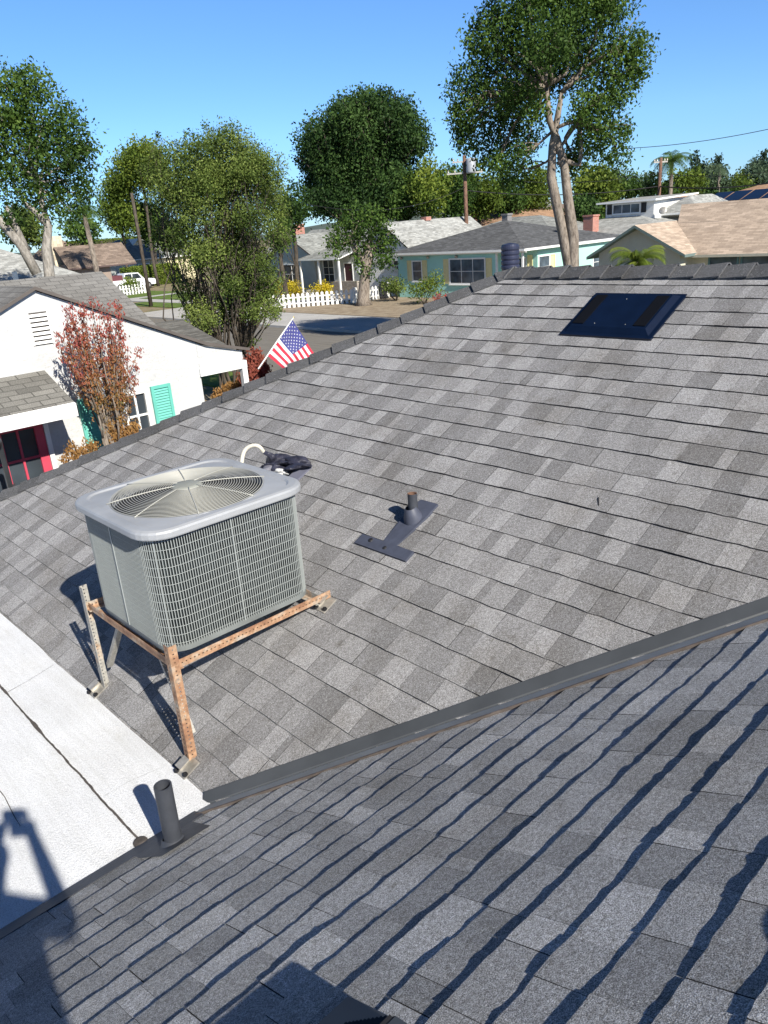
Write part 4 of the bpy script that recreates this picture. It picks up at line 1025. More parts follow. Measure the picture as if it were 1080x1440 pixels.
def tree(name, base, clumps, label, leaf, barkm, group=None, tr=.2, fork=None, seed=1, n_twig=60, n_leaf=9, size=.12, cat='tree', shell=.45, squash=.85, trunks=None, tb=.5, droop=0, stems=1, asp=.55, limbs=True):
    rs = np.random.RandomState(seed); t = thing(name, base, label, cat, group)
    mb = MB(); top = np.mean([c for c, r in clumps], 0); base = np.array(base, float)
    if trunks:
        for tp in trunks: mb.tube(tp[0], tp[1], 10)
        fk = np.array(trunks[0][0][-1], float)
        forks = [np.array(tp[0][-1], float) for tp in trunks]
    else:
        zf = fork if fork else (min(c[2]-r for c, r in clumps)+top[2])/2
        forks = []
        for k in range(stems):
            off = rs.normal(0, tr*2.2, 3)*(stems > 1); off[2] = 0
            f_ = np.array([base[0]*.6+top[0]*.4, base[1]*.6+top[1]*.4, zf])+off*2.2
            limb(mb, base+off, f_, tr, tr*.72, rs, .06); forks.append(f_)
    if limbs:
        for c, r in clumps:
            f_ = forks[int(np.argmin([np.linalg.norm(f-np.array(c)) for f in forks]))]
            P = limb(mb, f_, c, tr*.5, tr*.12, rs, .15)
            for q in range(3):
                e_ = np.array(c)+rs.normal(0, r*.5, 3); limb(mb, P[4], e_, tr*.16, tr*.05, rs, .15, 4)
    mb.build('trunk', barkm, t, True)
    vs, ts = [], []
    leaves(vs, None, ts, [c for c, r in clumps], [r for c, r in clumps], n_twig, n_leaf, size, rs, squash, shell, tb, droop=droop, asp=asp)
    leafmesh('crown', vs, ts, leaf, t); return t
def cl(items, d, sc_=.93, rs=None, depth=1.0):
    """crown clumps from bearings at distance d: (x, y, radius px[, extra depth m])"""
    out = []
    for it in items:
        x, y, r = it[:3]; dd = d+(it[3] if len(it) > 3 else 0); out.append((AT(x, y, dd), r*dd/F_PX*1.0*sc_))
    return out
def scat(poly_c, rx, ry, n, rmin, rmax, rs, dz_=2.0):
    """n clumps spread over an ellipse of bearings"""
    out = []
    for i in range(n):
        a = rs.uniform(0, 2*math.pi); q = math.sqrt(rs.uniform(0, 1)); r = rs.uniform(rmin, rmax)
        out.append((poly_c[0]+(rx-r*.6)*q*math.cos(a), poly_c[1]+(ry-r*.6)*q*math.sin(a), r, rs.uniform(-dz_, dz_)))
    return out
def G0(p, z=0): p = np.array(p, float).copy(); p[2] = z; return p

# big twin-trunk tree beyond the ridge
d = 31; rs = np.random.RandomState(2)
c = cl([(700, 60, 48), (760, 20, 55), (820, 30, 52), (870, 85, 42), (885, 55, 26), (850, 130, 40), (665, 110, 34), (660, 155, 30), (700, 150, 42, 1), (740, 95, 50, 2), (800, 85, 44, 2), (690, 205, 30, 1), (735, 190, 30, 1.5), (848, 185, 34), (868, 215, 20), (745, -20, 50), (820, -25, 50), (860, 0, 30), (690, 20, 24), (815, 210, 24, 1), (650, 180, 18), (720, 240, 22, 1), (825, 150, 26, -1), (770, 60, 40, -2), (800, 225, 16, 1), (725, 130, 34, -1), (672, 52, 18), (895, 95, 14), (880, 180, 12), (640, 150, 12), (755, 150, 22), (730, 215, 20), (655, 195, 16), (700, 225, 20)], d, .87)
bz = G0(AT(806, 380, d))
A1 = [bz+(.15, -.1, 0), AT(800, 372, d), AT(790, 320, d), AT(775, 250, d), AT(777, 205, d), AT(784, 165, d), AT(790, 130, d)]
A2 = [bz+(-.2, .2, 0), AT(806, 372, d), AT(806, 330, d), AT(800, 290, d), AT(793, 230, d), AT(783, 195, d), AT(773, 170, d), AT(768, 120, d)]
A3 = [AT(784, 228, d), AT(800, 228, d), AT(815, 232, d), AT(818, 205, d), AT(815, 170, d)]
tree('tall_tree', bz, c, 'tall tree with two twisting pale trunks rising just beyond the ridge by the aqua house', M['leaf_g'], M['bark_p'], None, .16, None, 5, 210, 10, .13, shell=.3, trunks=[(A1, [.22, .21, .19, .17, .14, .11, .07]), (A2, [.23, .22, .2, .18, .15, .13, .11, .07]), (A3, [.11, .10, .08, .07, .05])], tb=.5, droop=.25)
# left tall tree
d = 40
c = cl([(35, 125, 34), (5, 150, 40), (60, 165, 40), (95, 190, 32), (20, 200, 44), (70, 225, 42), (112, 225, 24), (105, 255, 24), (20, 255, 34), (60, 275, 26), (95, 290, 26), (125, 205, 14), (-40, 170, 50), (-40, 240, 45), (35, 110, 14), (15, 300, 18), (118, 270, 14)], d)
bz = G0(AT(62, 400, d))
tree('leaning_tree', bz, c, 'tall leafy tree at the far left with pale lower trunk and dark forking limbs', M['leaf_g'], M['bark_s'], None, .12, None, 8, 100, 10, .17, shell=.35,
     trunks=[([bz, AT(70, 390, d), AT(65, 350, d), AT(68, 318, d), AT(60, 290, d), AT(52, 255, d)], [.26, .24, .21, .17, .12, .08]), ([AT(68, 318, d), AT(50, 298, d), AT(35, 285, d)], [.16, .13, .1]), ([AT(52, 385, d), AT(30, 345, d), AT(0, 310, d), AT(-20, 290, d)], [.24, .22, .18, .14]), ([AT(38, 352, d), AT(22, 318, d), AT(10, 290, d)], [.16, .13, .1])], tb=.5)
# multi-stem bushy tree by the porch
d = 24.5; rs = np.random.RandomState(21)
it = scat((308, 288), 104, 108, 56, 19, 35, rs, 1.4)+scat((318, 405), 84, 78, 26, 14, 25, rs, 1.0)+[(215, 240, 22), (228, 270, 24), (225, 215, 18), (300, 212, 24), (262, 218, 20), (345, 245, 20), (385, 300, 18), (398, 340, 14), (360, 430, 16), (380, 400, 16), (388, 440, 11), (350, 480, 13), (270, 440, 16), (244, 330, 14)]
c = cl(it, d)
bz = G0(AT(318, 480, d))
tree('bushy_tree', bz, c, 'wide many-stemmed olive green tree standing beyond the white house porch', M['leaf_ol'], M['bark_d'], None, .06, 1.6, 4, 400, 10, .072, shell=.12, stems=7, tb=.52, asp=.5)
c = cl([(290, 180, 11), (270, 190, 10), (305, 190, 9), (285, 205, 14), (262, 205, 8), (225, 190, 5), (345, 222, 7), (390, 245, 6), (350, 235, 9)], d+1)
tree('sapling', G0(AT(300, 470, d+1)), c, 'thin wispy treetop poking out above the olive green bushy tree', M['leaf_g'], M['bark_d'], None, .05, 3.5, 14, 90, 8, .08, shell=.1, tb=.45)
# pollarded street tree
d = 53.5
c = cl([(505, 308, 25), (530, 312, 25), (478, 326, 21), (547, 330, 16), (540, 345, 18), (515, 345, 18), (470, 345, 15), (500, 330, 18), (540, 360, 16), (505, 360, 14), (515, 380, 13), (522, 296, 12), (492, 300, 11)], d)
bz = G0(AT(512, 430, d))
tree('pollarded_tree', bz, c, 'pollarded street tree with a thick grey trunk between the grey house and the aqua house', M['leaf_g'], M['bark_p'], None, .2, None, 9, 62, 9, .22, shell=.2,
     trunks=[([bz, bz+(0, 0, .5), AT(513, 390, d), AT(516, 368, d), AT(522, 345, d)], [.62, .42, .35, .32, .24]), ([AT(514, 372, d), AT(500, 352, d), AT(494, 335, d)], [.25, .22, .18])], tb=.5, droop=.5)
# dense domed tree
d = 82; rs = np.random.RandomState(4)
it = scat((512, 205), 86, 70, 46, 20, 32, rs, 4)+scat((512, 268), 86, 44, 34, 18, 28, rs, 4)+[(440, 225, 20), (585, 205, 22), (515, 150, 26), (560, 155, 22), (480, 160, 22), (540, 140, 16)]
tree('domed_tree', G0(AT(510, 320, d)), cl(it, d), 'huge dense dark domed tree rising against the sky at the centre', M['leaf_dk'], M['bark_d'], None, .5, 4, 6, 42, 10, .30, shell=.45, tb=.55)
# background trees, each its own
bgtrees = [  # x, y, rx, ry, d, leaf, n, tint, label
 (200, 232, 40, 34, 100, 'leaf_yg', 11, .55, 'bright yellow-green tree peeping out left of the olive bushy tree'),
 (168, 285, 30, 44, 102, 'leaf_yg', 10, .45, 'yellow-green tree beside the dark pole at the left'),
 (215, 310, 30, 35, 104, 'leaf_g', 9, .4, 'mid green tree directly behind the dark pole at the left'),
 (38, 318, 42, 30, 62, 'leaf_ol', 9, .5, 'olive tree behind the forking limbs at the far left'),
 (115, 318, 28, 20, 64, 'leaf_g', 7, .5, 'small green tree above the taupe roof'),
 (412, 290, 24, 38, 66, 'leaf_g', 9, .35, 'dark green tree left of the huge domed tree'),
 (395, 330, 18, 26, 62, 'leaf_g', 7, .45, 'mid green tree above the brick chimney'),
 (600, 265, 30, 42, 76, 'leaf_yg', 10, .42, 'bright green tree at the right shoulder of the domed tree'),
 (565, 290, 22, 26, 78, 'leaf_g', 7, .45, 'green tree behind the pale grey gable roof'),
 (638, 270, 28, 40, 80, 'leaf_g', 10, .4, 'green tree just behind the pole with the transformer'),
 (675, 268, 30, 40, 84, 'leaf_yg', 10, .35, 'lighter green tree right of the transformer pole'),
 (712, 275, 26, 28, 88, 'leaf_g', 8, .4, 'green tree beyond the brown roof'),
 (752, 270, 28, 30, 92, 'leaf_yg', 8, .35, 'yellowish tree left of the twin trunks'),
 (838, 268, 34, 36, 80, 'leaf_yg', 11, .4, 'bright green tree right of the twin trunks'),
 (820, 300, 26, 26, 76, 'leaf_dk', 8, .6, 'dark shrubby tree behind the brick chimney at the right'),
 (868, 252, 14, 20, 100, 'leaf_far', 5, .4, 'small hazy tree on the skyline right of the tall tree'),
 (885, 262, 16, 20, 92, 'leaf_g', 6, .4, 'green tree above the two-storey house'),
 (905, 262, 14, 18, 96, 'leaf_far', 6, .6, 'pale green tree above the upper storey window'),
 (965, 258, 26, 20, 92, 'leaf_yg', 7, .4, 'light green tree beneath the palm crown'),
 (918, 262, 12, 30, 88, 'leaf_dk', 6, .6, 'dark tree left of the far wooden pole'),
 (1005, 255, 24, 20, 110, 'leaf_far', 7, .45, 'rounded hazy tree right of the palm'),
 (1035, 262, 20, 18, 112, 'leaf_yg', 6, .35, 'yellow-green tree on the slope at the right'),
 (1060, 250, 24, 22, 120, 'leaf_far', 7, .35, 'hazy tree below the skyline at the right edge'),
 (1068, 232, 14, 10, 150, 'leaf_far', 5, .3, 'dark rounded skyline tree near the right edge'),
 (1000, 272, 30, 14, 100, 'leaf_dk', 6, .6, 'dark tree just above the solar roof'),
 (1050, 270, 26, 10, 105, 'leaf_g', 6, .5, 'low green tree above the solar roof'),
 (940, 268, 22, 14, 90, 'leaf_g', 6, .4, 'low green tree at the foot of the far pole'),
]
for i, (x, y, rx, ry, d, lf, n, tb, lab) in enumerate(bgtrees):
    rs = np.random.RandomState(100+i); it = scat((x, y), rx, ry, n, min(rx, ry)*.5, min(rx, ry)*.75, rs, 2.5)+[(x, y, min(rx, ry)*.85, 0), (x-rx*.4, y+ry*.3, min(rx, ry)*.6, 0), (x+rx*.4, y+ry*.3, min(rx, ry)*.6, 0), (x, y+ry*.6, min(rx, ry)*.6, 0)]
    tree('broadleaf_tree', G0(AT(x, y+ry, d)), cl(it, d), lab, M[lf], M['bark_d'], 'trees behind the houses', .2, None, 200+i, 26 if d > 70 else 34, 9, .34 if d > 70 else .27, shell=.35, tb=tb, limbs=False)
for i, (x, yt, yb, wd, d, lab) in enumerate([(978, 218, 255, 9, 125, 'slim cypress-like conifer left of a twin on the skyline'), (1010, 222, 255, 11, 125, 'broader conifer on the skyline right of its slim twin'), (1077, 215, 250, 9, 140, 'narrow conifer cut by the right edge of the view'), (990, 232, 258, 7, 120, 'short conifer between the two skyline conifers')]):
    it = [(x+random.uniform(-2, 2), yt+(yb-yt)*(k/6), 2.5+wd*(k/6)*.75, 0) for k in range(7)]
    tree('conifer', G0(AT(x, yb+10, d)), cl(it, d), lab, M['leaf_far'], M['bark_d'], 'conifers on the skyline', .2, None, 300+i, 12, 8, .5, shell=.2, tb=.12, limbs=False)
def palm(loc, zt, R_, label, nf=22, leaf='leaf_g', tr=.2, trunk=True, seed=3, cat='palm', group=None, wdt=.3):
    rs = np.random.RandomState(seed); t = thing('palm_tree' if trunk else 'palm_shrub', G0(loc), label, cat, group); c = G0(loc, zt)
    if trunk: mb = MB(); mb.tube([G0(loc), G0(loc, zt*.5)+(.1, 0, 0), c], [tr*1.2, tr, tr*.8], 8); mb.build('trunk', M['bark_p'], t, True)
    vs, ts = [], []
    for i in range(nf):
        a = 2*math.pi*i/nf+rs.uniform(-.2, .2); el = rs.uniform(-.1, 1.2); L = R_*rs.uniform(.8, 1.1); tb_ = rs.uniform(.2, .8)
        p = c.copy(); dr = np.array([math.cos(a)*math.cos(el), math.sin(a)*math.cos(el), math.sin(el)])
        for k in range(14):
            dr = dr-np.array([0, 0, .13]); dr /= np.linalg.norm(dr); q = p+dr*L/14
            sd_ = np.cross(dr, [0, 0, 1.]); sd_ /= np.linalg.norm(sd_)+1e-9
            for s in (-1, 1):
                for u in (.2, .7):
                    b = p+(q-p)*u; tip = b+sd_*s*wdt*R_*(1-abs(k/14-.4))*.8+dr*.1*R_+np.array([0, 0, -.10*R_]); w0 = dr*.011*R_
                    vs.append(np.array([b-w0, b+w0, tip+w0*.4, tip-w0*.4])); ts.append(np.array([np.clip(tb_+rs.normal(0, .1), 0, 1)]))
            p = q
    leafmesh('fronds', vs, ts, M[leaf], t); return t
palm(AT(945, 225, 85), AT(945, 225, 85)[2], 2.2, 'feathery palm tree on the skyline above the tan roof', 26, 'leaf_g', .22, seed=5)
palm(AT(118, 300, 56), AT(118, 292, 56)[2], 1.6, 'small drooping palm right of the leaning tree, over the taupe house', 20, 'leaf_g', .18, seed=8)
palm(AT(1012, 240, 100), AT(1012, 236, 100)[2], 1.6, 'small palm behind the rounded hazy tree at the right', 18, 'leaf_far', .18, seed=9)
palm(PXX(898, 350, 32.5), 2.75, 1.45, 'arching yellow-green palm shrub in front of the beige gable', 46, 'leaf_yg', .18, True, seed=12, cat='palm', wdt=.22)
#CUT2
# ------------------------------------------------------------------ shrubs
def upright_shrub(name, base, tips, leaf, label, seed, fork_z, tr=.03, size=.06, dens=9, cat='shrub', spread=.07, nl=7, group=None):
    rs = np.random.RandomState(seed); t = thing(name, base, label, cat, group); mb = MB(); vs, ts = [], []; base = np.array(base, float)
    for tip in tips:
        tip = np.array(tip, float); f_ = base+(tip-base)*np.array([.25, .25, 0])+rs.normal(0, .03, 3)*[1, 1, 0]; f_[2] = fork_z+rs.uniform(-.2, .3)
        P = limb(mb, base+rs.normal(0, .03, 3)*[1, 1, 0], f_, tr, tr*.7, rs, .05, 4); Q = limb(mb, f_, tip, tr*.6, tr*.12, rs, .07, 9)
        L = np.linalg.norm(tip-f_); m = int(dens*L/.1)
        for k in range(m):
            s = rs.uniform(.15, 1.0)**.8; i = min(7, int(s*8)); p = Q[i]+(Q[i+1]-Q[i])*(s*8-i) if i < 8 else Q[8]
            off = rs.normal(0, spread*(1.25-s), 3); P_ = p+off+rs.normal(0, size*.5, (nl, 3)); a = rs.normal(0, .5, (nl, 3)); a[:, 2] += 1; a /= np.linalg.norm(a, axis=1)[:, None]
            b = np.cross(a, rs.normal(size=(nl, 3))); b /= np.linalg.norm(b, axis=1)[:, None]; z = size*rs.uniform(.6, 1.3, nl)[:, None]
            vs.append(np.stack([P_-a*z*.5, P_+b*z*.22, P_+a*z*.5, P_-b*z*.22], 1).reshape(-1, 3)); ts.append(np.clip(s*.9+.05+rs.normal(0, .12, nl), 0, 1))
    mb.build('stem', M['bark_p'], t, True); leafmesh('foliage', vs, ts, leaf, t); return t
tips = [PYY(x, y, 11.35+random.uniform(-.25, .2)) for x, y in [(90, 432), (100, 424), (112, 422), (118, 432), (128, 420), (138, 422), (140, 440), (155, 428), (162, 426), (168, 424), (170, 440), (82, 470), (80, 480), (92, 455), (86, 495), (100, 450), (150, 445), (163, 455), (180, 492), (196, 490), (192, 510), (187, 522), (174, 500), (105, 515), (112, 470), (130, 460), (145, 470), (160, 480), (95, 440), (122, 445), (104, 480), (152, 500), (135, 500), (170, 470)]]
upright_shrub('red_shrub', (4.72, 11.45, 0), tips, leafmat('leaf_red_tip', (.13, .13, .035), (.31, .15, .06), (.38, .085, .08), .3), 'tall red-tipped shrub growing against the white gable wall', 5, 2.35, .026, .048, 2.1, spread=.05)
upright_shrub('rust_shrub', (4.95, 11.5, 0), [PYY(x, y, 11.4) for x, y in [(155, 590), (165, 585), (178, 600), (188, 595), (160, 605), (172, 608), (150, 600)]], M['leaf_orange'], 'rust-orange low growth under the small window beside the red-tipped shrub', 6, 1.5, .015, .06, 10)
upright_shrub('thin_shrub', (4.15, 11.45, 0), [PYY(x, y, 11.3) for x, y in [(100, 625), (108, 632), (95, 632), (104, 640)]], M['leaf_orange'], 'small sparse bush at the wall left of the rust-orange growth, nearer the crimson door', 7, 1.5, .012, .05, 7)
upright_shrub('thin_shrub', (4.45, 11.4, 0), [PYY(x, y, 11.3) for x, y in [(120, 620), (126, 627), (115, 630), (130, 622)]], M['leaf_orange'], 'small bush standing before the shaded turquoise shutter', 8, 1.5, .012, .05, 8)
upright_shrub('maroon_shrub', G0(PYY(358, 540, 13.0)), [PYY(x, y, 13.0+random.uniform(-.3, .3)) for x, y in [(350, 498), (358, 494), (366, 500), (350, 520), (360, 512), (368, 525), (346, 510), (363, 535), (355, 530), (343, 528), (372, 515)]], leafmat('leaf_maroon', (.08, .02, .02), (.20, .045, .04), (.30, .09, .06), .25), 'round maroon bush between the white porch post and the flag staff', 9, 1.3, .02, .06, 16, spread=.16)
upright_shrub('olive_shrub', G0(PYY(325, 560, 14.2)), [PYY(x, y, 14.2) for x, y in [(305, 552), (315, 545), (325, 540), (335, 535), (340, 548), (330, 555), (345, 525)]], M['leaf_orange'], 'yellowish bush seen through the open porch under the white beam', 19, 1.0, .02, .07, 12, spread=.14)
def bush(name, base, r, leaf, label, seed, h=None, size=.09, dens=120, tb=.5, cat='bush', group=None, sq=.8, nb=6):
    rs = np.random.RandomState(seed); t = thing(name, base, label, cat, group); base = np.array(base, float); h = h or r
    c = [(base+np.array([rs.uniform(-1, 1)*r*.55, rs.uniform(-1, 1)*r*.55, h*rs.uniform(.4, .75)]), r*.55) for i in range(nb)]
    mb = MB()
    for q, r_ in c: limb(mb, base, q, .03, .012, rs, .1, 4)
    mb.build('stem', M['bark_d'], t, True); vs, ts = [], []
    leaves(vs, None, ts, [a for a, b in c], [b for a, b in c], dens/max(.25, r*r), 8, size, rs, sq, .3, tb); leafmesh('foliage', vs, ts, leaf, t); return t
bush('flowering_bush', (38.2, 52.6, 0), 1.2, M['leaf_yel'], 'yellow flowering bush left of the grey porch steps', 31, 1.6, .16, 90)
bush('flowering_bush', (38.4, 48.0, 0), .9, M['leaf_yel'], 'yellow flowering bush right of the grey porch steps', 32, 1.2, .15, 90)
bush('hedge_bush', (37.6, 56.5, 0), 2.4, M['leaf_pale'], 'pale silvery bush in front of the grey house window', 33, 2.4, .2, 120)
bush('hedge_bush', (36.2, 58, 0), 2.2, M['leaf_yg'], 'lime green bush left of the pale silvery bush', 34, 2.0, .2, 120)
bush('leafy_plant', (36.8, 35.6, 0), 1.25, M['leaf_yg'], 'tall pale green plant before the aqua house, just above the hip edge', 35, 2.0, .15, 90)
bush('leafy_plant', (38.2, 39.6, 0), .95, M['leaf_ol'], 'dull green shrub beside the black bin', 36, 1.7, .15, 90)
bush('low_plant', (36.0, 33.0, 0), .9, M['leaf_red'], 'low reddish plants along the front of the aqua house', 37, .7, .12, 60)
bush('garden_bush', G0(AT(188, 405, 88)), 1.3, M['leaf_yg'], 'small bright bush in front of the white pickup', 38, 1.5, .22, 90)
hb = MB()
def hedge(name, a, b, z1, label, leaf, seed, size=.2):
    rs = np.random.RandomState(seed); t = thing(name, ((a[0]+b[0])/2, (a[1]+b[1])/2, 0), label, 'hedge'); n = 16000
    P = np.c_[rs.uniform(a[0], b[0], n), rs.uniform(a[1], b[1], n), rs.uniform(.1, z1, n)]; f = rs.randint(0, 3, n)
    P[f == 0, 2] = z1; P[f == 1, 0] = a[0]; P[f == 2, 1] = a[1]; P += rs.normal(0, .09, (n, 3))
    q = rs.normal(size=(n, 3)); q /= np.linalg.norm(q, axis=1)[:, None]; b_ = np.cross(q, rs.normal(size=(n, 3))); b_ /= np.linalg.norm(b_, axis=1)[:, None]
    leafmesh('foliage', [np.stack([P-q*size*.5, P+b_*size*.3, P+q*size*.5, P-b_*size*.3], 1).reshape(-1, 3)], [np.clip(.5+rs.normal(0, .2, n), 0, 1)], leaf, t)
    mb = MB(); mb.box((a[0]+.1, a[1]+.1, 0), (b[0]-.1, b[1]-.1, z1-.1)); mb.build('twig_mass', M['bark_d'], t)
p = AT(148, 345, 130)
hedge('clipped_hedge', (p[0]-8, p[1]-1, 0), (p[0]+7, p[1]+2, 0), 5.8, 'long clipped green hedge above the roof of the far grey house', M['leaf_yg'], 41)
_h = AT(205, 380, 103)
hedge('clipped_hedge', (_h[0]-2.5, _h[1]-1, 0), (_h[0]+4, _h[1]+1.5, 0), 2.2, 'square clipped hedge behind the white pickup', M['leaf_yg'], 42, .22)

# ------------------------------------------------------------------ aqua house across the street
h2 = thing('aqua_house', (45.5, 36, 0), 'aqua green house across the street with pale yellow shutters and a charcoal hip roof', 'house')
X2, Y2a, Y2b = 40.4, 30.4, 41.5
mb = MB()
mb.face([(X2, Y2b, 0), (X2, 32.5, 0), (X2, 32.5, 3.0), (X2, Y2b, 3.0)]); mb.face([(X2, 32.5, 0), (X2+1.5, 32.5, 0), (X2+1.5, 32.5, 3.0), (X2, 32.5, 3.0)]); mb.face([(X2+1.5, 32.5, 0), (X2+1.5, Y2a, 0), (X2+1.5, Y2a, 3.0), (X2+1.5, 32.5, 3.0)])
mb.face([(X2+11, Y2b, 0), (X2, Y2b, 0), (X2, Y2b, 3.), (X2+11, Y2b, 3.)])
mb.build('wall', M['stucco_teal'], h2)
mb = MB(); mb.face([(X2+1.5, Y2a, 0), (X2+4.5, Y2a, 0), (X2+4.5, Y2a, 3.0), (X2+1.5, Y2a, 3.0)]); mb.box((X2+4.5, 29.6, 0), (X2+12, 33, 3.0)); mb.build('wall', M['stucco_aqua'], h2)
hip_roof(h2, X2, X2+11, Y2a, Y2b, 3.08, 4.72, M['roof_teal'], .5)
mb = MB(); mb.box((X2+4.2, 29.3, 2.95), (X2+12.2, Y2a-.55, 3.1)); mb.build('fascia', M['white_metal'], h2)
zv = 1.15
opening(h2, (X2, 36.46, 1.02), 'x', 3.0, 1.5, 'window', 3, 2, None, M['glass_b'], .1); shutter(h2, (X2-.01, 37.06, .98), 'x', .48, 1.6, M['shutter_yel'], False); shutter(h2, (X2-.01, 33.32, .98), 'x', .48, 1.6, M['shutter_yel'], False)
opening(h2, (X2, 40.0, 1.2), 'x', .85, 1.25, 'window', 1, 2, None, M['glass_b'], .09); shutter(h2, (X2-.01, 40.55, 1.15), 'x', .45, 1.4, M['shutter_yel'], False); shutter(h2, (X2-.01, 39.05, 1.15), 'x', .45, 1.4, M['shutter_yel'], False)
opening(h2, (X2+1.5, 31.9, 1.3), 'x', .6, 1.1, 'window', 1, 2, None, M['glass_b'], .08); shutter(h2, (X2+1.49, 31.15, 1.2), 'x', .4, 1.4, M['shutter_yel'], False)
opening(h2, (X2+1.62, Y2a-.01, 1.2), 'y', 1.1, 1.25, 'window', 1, 2, None, M['glass_b'], .08); shutter(h2, (X2+2.8, Y2a-.02, 1.1), 'y', .55, 1.4, M['shutter_yel'], False)
opening(h2, (X2+6.6, 29.59, 1.1), 'y', .9, 1.2, 'window', 1, 2, None, M['glass_b'], .08); opening(h2, (X2+10.3, 29.59, .9), 'y', .5, 1.0, 'window', 1, 2, None, M['glass_b'], .08)
mb = MB(); mb.box((X2-.06, 30.36, 0), (X2+.06, 30.48, 2.9)); mb.build('post', M['white_metal'], h2)
mb = MB(); mb.box((X2-.06, 32.4, 0), (X2+.06, 32.52, 2.9)); mb.build('post', M['white_metal'], h2)
mb = MB(); mb.box((X2-.3, 29.95, 2.86), (X2-.22, 41.9, 3.0)); mb.build('gutter', M['white_metal'], h2)
for y in (41.0, 38.4, 35.8):
    mb = MB(); mb.lathe((X2-.12, y, 2.72), [(0, -.12), (.1, -.06), (.12, .02), (.05, .1)], 12); mb.build('eave_lamp', M['zinc'], h2)
mb = MB(); mb.box((X2+6.2, 31.6, 4.0), (X2+6.7, 32.2, 4.22)); mb.build('roof_vent', M['black'], h2)
chimney(h2, X2+6.0, 36.3, 4.3, 5.05, .5, plain('grey_flue', (.2, .19, .19), .8))
# black bin and rocks beside it
bn = thing('rubbish_bin', (39.2, 41.9, 0), 'black wheeled bin at the corner of the aqua house', 'bin')
mb = MB(); mb.lathe((39.2, 41.9, 0), [(.28, .05), (.36, 1.0), (.38, 1.02)], 4); mb.build('body', M['black'], bn); mb = MB(); mb.lathe((39.2, 41.9, 1.02), [(.4, 0), (.4, .05), (.1, .13), (0, .13)], 4); mb.build('lid', M['black'], bn)
for s in (-.2, .2):
    mb = MB(); mb.cyl((39.35, 41.9+s-.03, .1), (39.35, 41.9+s+.03, .1), .1); mb.build('wheel', M['black'], bn)
def picket(a, b, label, name='picket_fence', h_=.95, sp=.16, w_=.09):
    a = np.array([*a, 0.]); b = np.array([*b, 0.]); L = np.linalg.norm(b-a); d = (b-a)/L; t = thing(name, a, label, 'fence'); nn = np.array([-d[1], d[0], 0])
    mb = MB()
    for z in (.3, .7): mb.bar(a+(0, 0, z), b+(0, 0, z), .04, .09)
    mb.build('rail', M['white_paint'], t)
    mb = MB(); k = int(L/sp)
    for i in range(k+1):
        p = a+d*sp*i-nn*.035; q = d*w_/2
        mb.face([p-q, p+q, p+q+(0, 0, h_-.08), p+(0, 0, h_), p-q+(0, 0, h_-.08)]); p2 = p-nn*.02; mb.face([p2+q, p2-q, p2-q+(0, 0, h_-.08), p2+(0, 0, h_), p2+q+(0, 0, h_-.08)])
        mb.face([p+q, p2+q, p2+q+(0, 0, h_-.08), p+q+(0, 0, h_-.08)]); mb.face([p-q, p-q+(0, 0, h_-.08), p2-q+(0, 0, h_-.08), p2-q])
    mb.build('picket', M['white_paint'], t)['kind'] = 'stuff'
    for e_ in (a, b):
        mb = MB(); mb.box((e_[0]-.07, e_[1]-.07, 0), (e_[0]+.07, e_[1]+.07, h_+.08)); mb.build('post', M['white_paint'], t)
picket((31.6, 46.6), (36.6, 42.2), 'white picket fence left of the pollarded trunk, partly in shade', sp=.34, w_=.2, h_=1.0)
picket((36.6, 42.0), (40.0, 42.3), 'short white picket fence right of the pollarded trunk', sp=.34, w_=.2, h_=1.0)
gf = thing('side_fence', (41, 44, 0), 'white vinyl fence with a lattice top left of the aqua house', 'fence')
mb = MB(); mb.box((41.0, 42.2, 0), (41.08, 46.4, 1.65)); mb.build('panel', M['white_paint'], gf)
mb = MB()
for i in range(22):
    for s in (1, -1):
        y = 42.3+.2*i; mb.bar((41.04+.01*s, y, 1.68 if s > 0 else 2.12), (41.04+.01*s, y+.42, 2.12 if s > 0 else 1.68), .012, .04)
mb.box((41.0, 42.2, 2.13), (41.08, 46.8, 2.2)); mb.build('lattice', M['white_paint'], gf)
# ------------------------------------------------------------------ pale grey gable house behind (white gable wall)
h3 = thing('gable_house', (50, 46, 0), 'house with white gable wall and pale grey roof left of the aqua house', 'house')
walls(h3, 44, 54, 43.4, 49.6, 3.0, M['siding_white'], gx=5.1); gable_x(h3, 44, 54, 43.4, 49.6, 3.1, 5.2, M['roof_grey2'], .35, plain('dark_verge', (.06, .05, .05), .8), .12)
mb = MB(); mb.box((43.6, 43.0, 2.35), (43.9, 49.6, 2.7)); mb.build('awning', M['siding_white'], h3); opening(h3, (44, 45.6, 1.7), 'x', 1.5, .6, 'window', 2, 1, None, M['glass'])
mb = MB(); mb.box((48.5, 46.2, 5.1), (49.1, 46.8, 5.4)); mb.build('roof_vent', M['brick'], h3)
